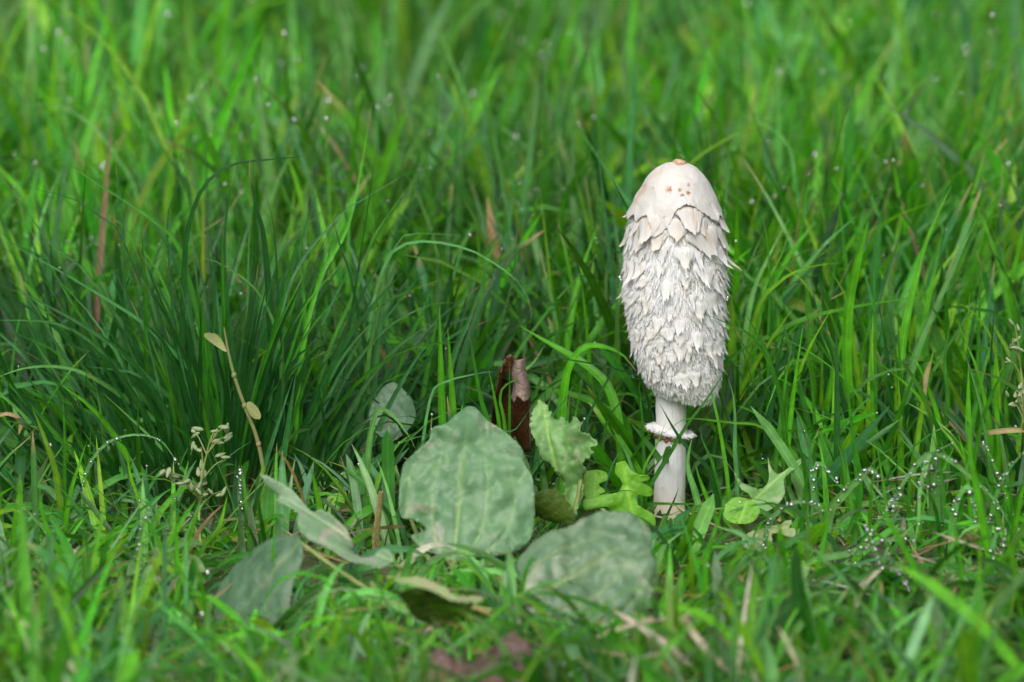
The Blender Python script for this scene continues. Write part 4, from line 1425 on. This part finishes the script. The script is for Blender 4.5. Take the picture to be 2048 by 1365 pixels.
seed_head('pale green grass seed head with plump spikelets in front of dark tuft', (405, 1120), [(398, 1040), (405, 950), (420, 880)],
          [(385, 861, 3), (431, 861, 3), (437, 880, 2), (457, 871, 2), (455, 855, 2), (402, 895, 3), (449, 920, 2), (403, 938, 3), (329, 945, 3), (341, 957, 3),
           (375, 969, 3), (391, 977, 3), (418, 980, 2), (443, 983, 2), (376, 1028, 1)], -0.05, 0.0024)
seed_head('blurred pale seed head low in the trodden front turf', (135, 1240), [(135, 1160), (140, 1110)],
          [(130, 1090, 3), (155, 1105, 3), (165, 1125, 2), (120, 1130, 3), (160, 1170, 2), (110, 1180, 2)], -0.10, 0.0024)
seed_head('dew-covered grass seed head above the drooping clump', (2052, 1000), [(2050, 850), (2040, 720), (2030, 650)],
          [(2030, 655, 2), (2022, 690, 3), (2036, 680, 3), (2040, 705, 2), (2018, 720, 2)], 0.0, 0.0020)
seed_head('wet seed head hanging beside the broad bright blades', (2040, 960), [(2046, 860), (2043, 800), (2030, 785)],
          [(2030, 790, 3), (2040, 775, 3), (2024, 805, 2), (2044, 800, 2)], -0.01, 0.0020)

ws = empty('withered_stalk', 'yellowing jointed grass stalk with two dry leaves in dark tuft', 'withered stalk', G(545, 1045))
yw = ws.location.y
obj('stalk', tube_mesh('stalk', [Vector(ws.location), P(517, 889, yw), P(489, 812, yw), P(468, 751, yw), P(457, 705, yw), P(448, 655, yw)], [.0009, .0010, .0009, .0008, .0008, .0003], M_DRY_STALK, 8), ws)
for q in ((489, 812), (468, 751), (517, 889)):
    v, f = ICO1
    obj('node', mesh_np('node', v * np.array([.0013, .0013, .0018]) + np.array(P(*q, yw)), f, M_DRY_STALK), ws)
for OL, b, t in [([(455, 705), (446, 686), (432, 670), (412, 667), (408, 674), (424, 688), (445, 702)], (454, 704), (410, 669)),
                 ([(490, 808), (500, 805), (514, 816), (522, 832), (517, 840), (504, 836), (495, 822)], (491, 809), (520, 838))]:
    o = obj('dry_leaf', leaf_mesh(OL, P(*b, yw), (0.1, -.8, .5), b, t, M_YELLOW, 3, 0.0002, fold=0.001, seed=51, step=0.0008), ws)

# ------------------------------------------------------------------ the mushroom
CZ = 1.0 / math.cos(PITCH)


def zpx(py):
    return (1030 - py) * MM * CZ


PROF = np.array([(331, 10), (334, 24), (340, 36), (352, 48), (370, 60), (400, 76), (430, 86), (470, 93), (520, 96), (580, 97), (640, 94), (700, 88), (745, 79), (770, 70), (788, 60), (797, 54)], float)
CEN = np.array([(330, 1349), (400, 1347), (500, 1346), (600, 1347), (700, 1354), (780, 1363), (800, 1365)], float)


def cap_r(py):
    return np.interp(py, PROF[:, 0], PROF[:, 1]) * MM


def cap_c(py):
    return (np.interp(py, CEN[:, 0], CEN[:, 1]) - 1338) * MM


def cap_pt(phi, py, dr=0.0):
    """phi=0 faces the viewer (-y), phi>0 to the right (+x)"""
    r = cap_r(py) + dr
    x = cap_c(py) + r * np.sin(phi)
    y = -r * np.cos(phi)
    tilt = np.clip((py - 640) / 150, 0, 1) ** 2
    z = zpx(py) - tilt * np.sin(phi) * 12 * MM
    return np.stack([x, y, z + 0 * x], -1)


mush = empty('shaggy_mushroom', 'tall white shaggy mushroom with scaly bell cap standing in the grass', 'mushroom', (0, 0, 0))
SPOTS = []
for px, py, rad, c in [(1337, 378, 6, (0.28, 0.11, 0.035)), (1329, 433, 4, (0.36, 0.17, 0.08)), (1360, 379, 3, (.32, .14, .05)), (1377, 371, 3, (.34, .16, .07)), (1366, 390, 3, (.22, .08, .03)),
                       (1377, 386, 3, (.25, .10, .04)), (1304, 375, 2.5, (.40, .22, .12)), (1383, 452, 4, (.36, .18, .08)), (1429, 418, 4, (.42, .24, .13)), (1362, 390, 2.5, (.22, .08, .03)), (1388, 372, 2, (.4, .2, .1)),
                       (1360, 352, 4, (0.62, 0.44, 0.30)), (1386, 405, 3, (.5, .32, .2))]:
    # where the ray meets the cap
    rr = float(cap_r(py))
    dx = (px - np.interp(py, CEN[:, 0], CEN[:, 1])) * MM
    yy = -math.sqrt(max(1e-8, (rr * 1.04) ** 2 - dx * dx))
    q = P(px, py, yy)
    SPOTS.append((tuple(q), rad * 1.35 * MM, c))
M_CAP = mushroom_material('mushroom_cap', cream=0.1, tint=0.93)
M_CROWN = mushroom_material('mushroom_crown', SPOTS, cream=0.75, streak=False, tint=0.56, c0=(0.84, 0.805, 0.775), c1=(0.82, 0.765, 0.71), c2=(0.76, 0.60, 0.46))
M_SCALE = mushroom_material('mushroom_scale', cream=0.35, sss=0.0, transl=0.32, unit=True, tint=0.94)
M_SCALE_TOP = mushroom_material('mushroom_scale_top', cream=0.6, sss=0.0, transl=0.2, unit=True, tint=0.68, c0=(0.84, 0.82, 0.80), c1=(0.83, 0.79, 0.745), c2=(0.79, 0.65, 0.50))
M_FRINGE = mushroom_material('mushroom_fringe', cream=0.1, sss=0.0, transl=0.3, tint=0.93)
M_STEM = mushroom_material('mushroom_stem', cream=0.05, tint=0.70)
M_BROWN = plain('brown_band', (0.16, 0.075, 0.03), (0.36, 0.22, 0.12), 0.8, 900)


def lathe(name, pys, radii_fn, mat, nphi, parent, noise=0.0, jag=None):
    phi = np.linspace(-math.pi, math.pi, nphi, endpoint=False)
    rows = [radii_fn(phi, py) for py in pys]
    V = np.stack(rows, 0)
    idx = np.arange(V.shape[0] * nphi).reshape(V.shape[0], nphi)
    nx = np.roll(idx, -1, 1)
    F = np.stack([idx[:-1], idx[1:], nx[1:], nx[:-1]], -1).reshape(-1, 4)
    return V, F


# cap body
NP = 220
pys = np.concatenate([np.linspace(345, 790, 110)])
fn = NR.normal(0, 1, NP)
fib = 0.00022 * (fn + np.roll(fn, 1)) / 1.4


def body_row(phi, py):
    lump = 0.0005 * value_noise(phi * 0.02 + 5, np.full_like(phi, py * MM), 0.006, 77)
    return cap_pt(phi, py, fib * min(1, (py - 340) / 80) + lump - 0.0004)


V, F = lathe('cap', pys, body_row, M_CAP, NP, None)
# underside: turn in to the stem
under = []
for k, (py, rpx) in enumerate([(792, 54), (790, 47), (784, 39), (772, 31)]):
    p = cap_pt(np.linspace(-math.pi, math.pi, NP, endpoint=False), 790)
    cxy = np.array([cap_c(797), 0, 0])
    f = rpx / 59
    q = p.copy()
    tocx = 0.25 * k / 3 * (0 - cap_c(797))
    q[:, 0] = cap_c(797) + (p[:, 0] - cap_c(797)) * f + tocx * 2.0
    q[:, 1] = p[:, 1] * f
    q[:, 2] = p[:, 2] + (790 - py) * MM
    under.append(q)
n0 = len(pys)
V = np.concatenate([V, np.stack(under)], 0)
idx = np.arange(V.shape[0] * NP).reshape(V.shape[0], NP)
nx = np.roll(idx, -1, 1)
F = np.stack([idx[:-1], idx[1:], nx[1:], nx[:-1]], -1).reshape(-1, 4)
cap = obj('cap', mesh_np('cap', V.reshape(-1, 3), F, M_CAP, np.zeros((V.shape[0] * NP, 3))), mush)

# crown: smooth helmet with a torn, lobed lower edge
edge_front = [(-1.75, 428), (-1.35, 438), (-1.15, 424), (-1.0, 440), (-0.82, 424), (-0.66, 420), (-0.55, 440), (-0.46, 462), (-0.30, 452), (-0.15, 434), (-0.04, 408), (0.08, 402), (0.22, 396),
              (0.40, 402), (0.55, 412), (0.72, 420), (0.85, 430), (1.0, 437), (1.12, 425), (1.3, 440), (1.5, 430), (1.75, 425)]
edge_back = [(1.95, 440), (2.15, 420), (2.4, 452), (2.6, 418), (2.85, 446), (3.05, 415), (3.3, 450), (3.55, 420), (3.8, 440), (4.05, 418), (4.3, 436)]
ea = np.array(edge_front + edge_back)
NPC = 240
phc = np.linspace(-1.75, 2 * math.pi - 1.75, NPC, endpoint=False)
edge = np.interp(phc, np.r_[ea[:, 0], 2 * math.pi - 1.75], np.r_[ea[:, 1], 428]) + NR.normal(0, 1.2, NPC)
rows = []
NC = 30
for k in range(NC):
    t = k / (NC - 1)
    py = 331 + (edge - 331) * t
    lift = 0.0008 * min(1, t * 3) + 0.0011 * np.clip((t - 0.72) / 0.28, 0, 1) ** 2 * (1 + 0.5 * np.sin(phc * 7))
    wob = 0.0004 * value_noise(phc * 0.02, np.full_like(phc, t * 0.03), 0.006, 31)
    rows.append(cap_pt(phc, py, lift + wob))
top = rows[0].mean(0) + np.array([0, 0, 0.0004])
V = np.concatenate([np.tile(top, (1, NPC, 1)), np.stack(rows)], 0)
idx = np.arange(V.shape[0] * NPC).reshape(V.shape[0], NPC)
nx = np.roll(idx, -1, 1)
F = np.stack([idx[:-1], idx[1:], nx[1:], nx[:-1]], -1).reshape(-1, 4)
col = np.zeros((V.shape[0] * NPC, 3))
crown_o = obj('crown', mesh_np('crown', V.reshape(-1, 3), F, M_CROWN, col), cap)
crown_o['label'] = 'smooth cream top with brown specks and torn lobed edge'
solid(crown_o, 0.0003)
# brown button at the very top
an = np.linspace(0, 2 * math.pi, 22, endpoint=False)
tp = np.array([cap_c(331) + 0.0012, -0.001, zpx(331) + 0.0006])
V = [tp + np.array([0, 0, 0.0010])]
for rr, zz in ((0.0016, 0.0009), (0.0026, 0.0002), (0.0028, -0.0010)):
    for a in an:
        j = 1 + 0.12 * math.sin(3 * a) + R.gauss(0, .06)
        V.append(tp + np.array([math.cos(a) * rr * j, math.sin(a) * rr * j, zz - math.cos(a) * 0.0003]))
F = [(0, 1 + k, 1 + (k + 1) % 22) for k in range(22)]
for r_ in range(2):
    b = 1 + r_ * 22
    for k in range(22):
        k2 = (k + 1) % 22
        F += [(b + k, b + 22 + k, b + 22 + k2), (b + k, b + 22 + k2, b + k2)]
bt = obj('button', mesh_np('button', np.array(V), np.array(F), plain('brown_button', (0.30, 0.17, 0.09), (0.55, 0.38, 0.26), 0.8, 700)), cap)
bt['label'] = 'small brown worn disc at the tip'


# scales
def scale_mesh(k, top=False):
    r = np.random.default_rng(100 + k)
    nc, nr = 17, 7
    u = np.linspace(-1, 1, nc)
    point = r.uniform(0.15, 0.6)
    skew = r.uniform(-0.3, 0.3)
    ends = 1 - point * np.abs(u - skew) ** 1.6 * 0.8 + r.normal(0, 0.08, nc) - 0.17 * (np.arange(nc) % 2)
    if top:
        ends = 1 - 0.45 * np.abs(u - skew) ** 2.2 + r.normal(0, 0.05, nc)
    lift = r.uniform(0.10, 0.22)
    curl = r.uniform(0.2, 0.7)
    if top:
        lift, curl = r.uniform(0.05, 0.12), r.uniform(0.1, 0.45)
    V, C = [], []
    for j in range(nr):
        t = j / (nr - 1)
        wd = 0.5 * (0.80 + 0.30 * math.sin(math.pi * min(1, t * 0.8 + 0.1)) - 0.18 * t)
        for i in range(nc):
            L = t * ends[i]
            z = 0.07 + lift * L ** 1.7 + curl * max(0, L - 0.6) ** 2 * 1.5 - 0.13 * u[i] ** 2 + r.normal(0, 0.012)
            if j == 0:
                z = -0.10
            V.append((u[i] * wd * (1 - 0.25 * t * t * point), -L, z))
            C.append((max(0, (L - 0.62) / 0.38) ** 1.2 * 0.55 * (k % 3 == 0) + max(0, (L - 0.75) / 0.25) * 0.16, 0, 0))
    idx = np.arange(nr * nc).reshape(nr, nc)
    F = np.stack([idx[:-1, :-1], idx[1:, :-1], idx[1:, 1:], idx[:-1, 1:]], -1).reshape(-1, 4)
    return mesh_np('scale', np.array(V), F, M_SCALE_TOP if top else M_SCALE, np.array(C))


SC = [scale_mesh(k) for k in range(24)]
SC_TOP = [scale_mesh(k + 50, True) for k in range(10)]
nsc = 0


def put_scale(phi, py, wpx, lpx, lift=0.0):
    global nsc
    p = cap_pt(np.array([phi]), py, 0.0004)[0]
    d = cap_pt(np.array([phi]), min(py + 14, 800), 0.0004)[0]
    if py + 14 > 797:
        d = p + (p - cap_pt(np.array([phi]), py - 14, 0.0004)[0])
    dn = Vector(d - p).normalized()
    out = Vector((math.sin(phi), -math.cos(phi), 0))
    out = (out - dn * out.dot(dn)).normalized()
    sx = (-dn).cross(out).normalized()
    sw, sl = wpx * MM, lpx * MM
    M3 = Matrix((sx * sw, -dn * sl, out * sl)).transposed().to_4x4()
    rz = Matrix.Rotation(max(-.3, min(.3, R.gauss(0, 0.16))), 4, 'Z')
    o = bpy.data.objects.new('scale', R.choice(SC_TOP if py < 470 else SC))
    link(o, cap)
    o.matrix_world = Matrix.Translation(Vector(p)) @ M3 @ rz @ Matrix.Rotation(-lift, 4, 'X')
    nsc += 1


# large lobes right under the crown, as seen on the front
put_scale(0.30, 396, 66, 66, 0.02)
put_scale(-0.72, 412, 60, 74, 0.0)
for row_py, wpx, lpx, cnt in [(414, 62, 60, 9), (446, 54, 56, 11), (478, 46, 48, 13), (508, 40, 44, 14), (536, 36, 38, 15), (562, 32, 34, 16), (588, 31, 32, 18), (613, 30, 31, 18), (637, 28, 29, 19),
                              (660, 28, 28, 19), (682, 27, 28, 20), (703, 26, 26, 20), (723, 25, 25, 20), (738, 21, 20, 20), (753, 18, 17, 20), (766, 15, 15, 20), (777, 13, 13, 20)]:
    ph0 = R.uniform(0, 6.28)
    for i in range(cnt):
        if R.random() < 0.06:
            continue
        f = R.choices([1.0, 1.4, 0.65], [5, 1.6, 3])[0]
        put_scale(ph0 + (i + R.uniform(-.3, .3)) / cnt * 2 * math.pi, row_py + R.uniform(-9, 9), wpx * R.uniform(0.8, 1.15) * f, lpx * R.uniform(0.8, 1.2) * f ** 0.5, R.uniform(-0.06, 0.08))

# fine fringe between the scales
nf = 11500
ph = NR.uniform(-math.pi, math.pi, nf)
py = 430 + 362 * NR.random(nf) ** 0.7
base = cap_pt(ph, py, -0.0002)
out = np.stack([np.sin(ph), -np.cos(ph), np.zeros(nf)], -1)
side = np.stack([np.cos(ph), np.sin(ph), np.zeros(nf)], -1)
down = norm(cap_pt(ph, np.minimum(py + 5, 797), 0) - cap_pt(ph, np.minimum(py + 5, 797) - 5, 0))
Lf = NR.uniform(7, 17, nf) * MM * (0.75 + 0.25 * (py < 620)) * np.clip((806 - py) / 30, 0.6, 1)
Wf = NR.uniform(1.6, 3.6, nf) * MM * 0.5
lift = NR.uniform(0.08, 0.55, nf)
dirn = norm(down + out * lift[:, None] + side * NR.normal(0, .18, nf)[:, None])
mid = base + dirn * (Lf * .5)[:, None] + out * (Lf * .06)[:, None]
tipv = base + dirn * Lf[:, None] + out * (Lf * NR.uniform(0.0, .35, nf))[:, None]
V = np.stack([base - side * Wf[:, None], base + side * Wf[:, None], mid - side * (Wf * .9)[:, None], mid + side * (Wf * .9)[:, None], tipv - side * (Wf * .2)[:, None], tipv + side * (Wf * .2)[:, None],
              mid + out * (Wf * 0.9)[:, None]], 1)
b = np.arange(nf)[:, None] * 7
F = np.concatenate([b + np.array([[0, 2, 6]]), b + np.array([[0, 6, 1]]), b + np.array([[1, 6, 3]]), b + np.array([[2, 4, 6]]), b + np.array([[6, 4, 5]]), b + np.array([[6, 5, 3]])])
fr = obj('fringe', mesh_np('fringe', V.reshape(-1, 3), F, M_FRINGE, np.zeros((nf * 7, 3)), smooth=False), cap)
fr['kind'] = 'stuff'

# stem
NS = 64
phs = np.linspace(-math.pi, math.pi, NS, endpoint=False)
zs = np.linspace(-0.012, zpx(770), 60)
rows = []
for z in zs:
    t = z / zpx(800)
    r = (31.5 - 1.2 * t + 3.0 * max(0, 0.1 - t) * 10 * 0.4) * MM
    rr = r + 0.00012 * value_noise(phs * .02, np.full(NS, z), 0.004, 61) + 0.00005 * NR.normal(0, 1, NS)
    cx = 0.0006 * math.sin(z * 30)
    rows.append(np.stack([cx + rr * np.sin(phs), -rr * np.cos(phs), np.full(NS, z)], -1))
V = np.stack(rows)
idx = np.arange(V.shape[0] * NS).reshape(V.shape[0], NS)
nx = np.roll(idx, -1, 1)
F = np.stack([idx[:-1], nx[:-1], nx[1:], idx[1:]], -1).reshape(-1, 4)
st_ = np.clip(1 - V[..., 2] / 0.016, 0, 1) ** 1.5 * 0.8 + 0.35 * np.clip(value_noise(np.tile(phs * 0.02, (len(zs), 1)), V[..., 2], 0.006, 63) - 0.35, 0, 1)
obj('stem', mesh_np('stem', V.reshape(-1, 3), F, M_STEM, np.stack([st_.ravel(), 0 * st_.ravel(), 0 * st_.ravel()], -1)), mush)

# ring: a torn woolly collar, sagging to one side
NRG = 150
ph = np.linspace(-math.pi, math.pi, NRG, endpoint=False)
rag = value_noise(ph * 3, ph * 0, 0.25, 71) * 5 + NR.normal(0, 2.2, NRG) + 5 * (np.arange(NRG) % 2)


def ring_row(rpx, py, ragw):
    r = (rpx + rag * ragw) * MM
    z = zpx(py) - np.sin(ph) * 9 * MM
    return np.stack([0.0004 + r * np.sin(ph), -r * np.cos(ph), z + NR.normal(0, .00008, NRG)], -1)


rows = [ring_row(30, 853, 0), ring_row(34, 857, .1), ring_row(39, 860, .5), ring_row(43, 860, 1.0), ring_row(43, 863, 1.1), ring_row(39, 865, .6), ring_row(30, 867, 0)]
V = np.stack(rows)
idx = np.arange(V.shape[0] * NRG).reshape(V.shape[0], NRG)
nx = np.roll(idx, -1, 1)
F = np.stack([idx[:-1], idx[1:], nx[1:], nx[:-1]], -1).reshape(-1, 4)
ring = obj('ring', mesh_np('ring', V.reshape(-1, 3), F, M_FRINGE, np.zeros((V.shape[0] * NRG, 3))), mush)
ring['label'] = 'ragged white woolly collar round the stem'
nw = 900
pw = NR.uniform(-math.pi, math.pi, nw)
ow_ = np.stack([np.sin(pw), -np.cos(pw), np.zeros(nw)], -1)
tw_ = np.stack([np.cos(pw), np.sin(pw), np.zeros(nw)], -1)
bw_ = np.array([0.0004, 0, 0]) + ow_ * (NR.uniform(36, 45, nw) * MM)[:, None]
bw_[:, 2] = zpx(861) - np.sin(pw) * 9 * MM + NR.normal(0, 1.5, nw) * MM
dw_ = norm(ow_ + tw_ * NR.normal(0, .5, (nw, 1)) + np.array([0, 0, 1]) * NR.normal(-.1, .45, (nw, 1)))
lw_ = NR.uniform(4, 10, (nw, 1)) * MM
ww_ = NR.uniform(0.5, 1.1, (nw, 1)) * MM
Vw = np.stack([bw_ - tw_ * ww_, bw_ + tw_ * ww_, bw_ + dw_ * lw_, bw_ + np.array([0, 0, 1]) * ww_ * 1.5], 1).reshape(-1, 3)
bb_ = np.arange(nw)[:, None] * 4
Fw = np.concatenate([bb_ + np.array([[0, 1, 2]]), bb_ + np.array([[1, 3, 2]]), bb_ + np.array([[3, 0, 2]])])
wl = obj('ring_wool', mesh_np('ring_wool', Vw, Fw, M_FRINGE, np.zeros((nw * 4, 3)), smooth=False), ring)
wl['kind'] = 'stuff'
lowe = 12 + 6 * value_noise(ph * 2.0, ph * 0 + 3, 0.5, 73) + NR.normal(0, 1.0, NRG) - 7 * (np.sin(ph) > 0.6)
rows = []
for k, (rp, t) in enumerate([(31.2, -0.2), (36, 0.05), (35.5, 0.5), (33.5, 0.85), (31.0, 1.05)]):
    r = (rp + NR.normal(0, .5, NRG)) * MM
    z = zpx(868) - np.sin(ph) * 8 * MM - lowe * t * MM
    rows.append(np.stack([0.0004 + r * np.sin(ph), -r * np.cos(ph), z], -1))
V = np.stack(rows)
idx = np.arange(V.shape[0] * NRG).reshape(V.shape[0], NRG)
nx = np.roll(idx, -1, 1)
F = np.stack([idx[:-1], idx[1:], nx[1:], nx[:-1]], -1).reshape(-1, 4)
bb = obj('brown_band', mesh_np('brown_band', V.reshape(-1, 3), F, M_BROWN), ring)
bb['label'] = 'ragged brown scab under the collar'

# ------------------------------------------------------------------ dew
DROP = mesh_np('dewdrop', ICO2[0], ICO2[1], M_WATER)
ndrop = 0


def drop(p, r, lab='round clear dewdrop beaded on a drooping pale grass blade', grp='dewdrops on the drooping grass clump', sz=0.9):
    global ndrop
    o = bpy.data.objects.new('dewdrop', DROP)
    o.location = p
    o.scale = (r, r, r * sz)
    link(o)
    tag(o, lab, 'dewdrop', grp)
    ndrop += 1


small = []
for bi, (c, N, wd) in enumerate(DEWY):
    n = len(c)
    for i in range(22):
        f = R.uniform(0.2, 0.97) * (n - 1)
        j = int(f)
        p = c[j] * (1 - f + j) + c[min(j + 1, n - 1)] * (f - j)
        nn = N[j] * (1 if N[j][2] > 0 else -1)
        side = np.cross(N[j], c[min(j + 1, n - 1)] - c[max(j - 1, 0)])
        side = side / (np.linalg.norm(side) + 1e-9)
        r = R.choices([0.0013, 0.0009, 0.0006], [1, 2.2, 4])[0] * R.uniform(0.8, 1.15)
        q = p + side * R.uniform(-.3, .3) * wd + nn * r * 0.45
        if r > 0.00068 and ndrop < 220:
            if bi < N_CLUMP:
                drop(tuple(q), r)
            else:
                drop(tuple(q), r, 'round clear dewdrop on a blade in front of the dense dark tuft', 'dewdrops before the dark tuft')
        else:
            small.append((q, r))
# on the mushroom
for px, py, rp, lb in [(1240, 556, 5, 'clear water drop on the cap edge that faces the dark tuft'),
                       (1455, 597, 5, 'upper clear water drop on the cap edge facing the bright broad blades'),
                       (1449, 655, 4, 'lower clear water drop on the cap edge facing the bright broad blades')]:
    drop(tuple(P(px, py, -0.004)), rp * MM, lb, 'drops on the mushroom cap', 1.2)
# on two of the leaves
for px, py, y, lb in [(1079, 1148, -.152, 'fat water drop shining on the worn leaning plantain leaf'),
                      (404, 1228, -.185, 'fat water drop at the lower edge of the drooping dull plantain leaf'),
                      (415, 1145, -.145, 'fat water drop beside the upper edge of the drooping dull plantain leaf')]:
    drop(tuple(P(px, py, y)), 6.5 * MM, lb, 'drops on the plantain')
# fine dew over the lawn
nd_ = 2600
lawn_me = bpy.data.objects['lawn_grass'].data
tot = len(lawn_me.vertices)
co = np.empty(tot * 3, np.float32)
lawn_me.vertices.foreach_get('co', co)
co = co.reshape(-1, 3)
cand = NR.integers(0, tot, nd_ * 6)
pz = co[cand]
pz = pz[pz[:, 2] > 0.022][:nd_]
Vd, Fd, off = [], [], 0
v1, f1 = ICO1
for q in list(pz) + [s[0] for s in small]:
    pass
allp = np.vstack([pz, np.array([s[0] for s in small])]) if small else pz
allr = np.concatenate([NR.uniform(0.0003, 0.0008, len(pz)) * (1 + 1.6 * np.clip((pz[:, 1] - 0.1) / 0.3, 0, 1)), np.array([s[1] for s in small])]) if small else NR.uniform(.0003, .0008, len(pz))
Vd = (allp[:, None] + v1[None] * allr[:, None, None]).reshape(-1, 3)
Fd = (f1[None] + (np.arange(len(allp)) * len(v1))[:, None, None]).reshape(-1, 3)
dw = obj('fine_dew', mesh_np('fine_dew', Vd, Fd, M_WATER))
dw['kind'] = 'stuff'
tag(dw, 'fine dew beads scattered over the grass blades', 'dew')
print('scales', nsc, 'drops', ndrop, 'objects', len(bpy.data.objects))
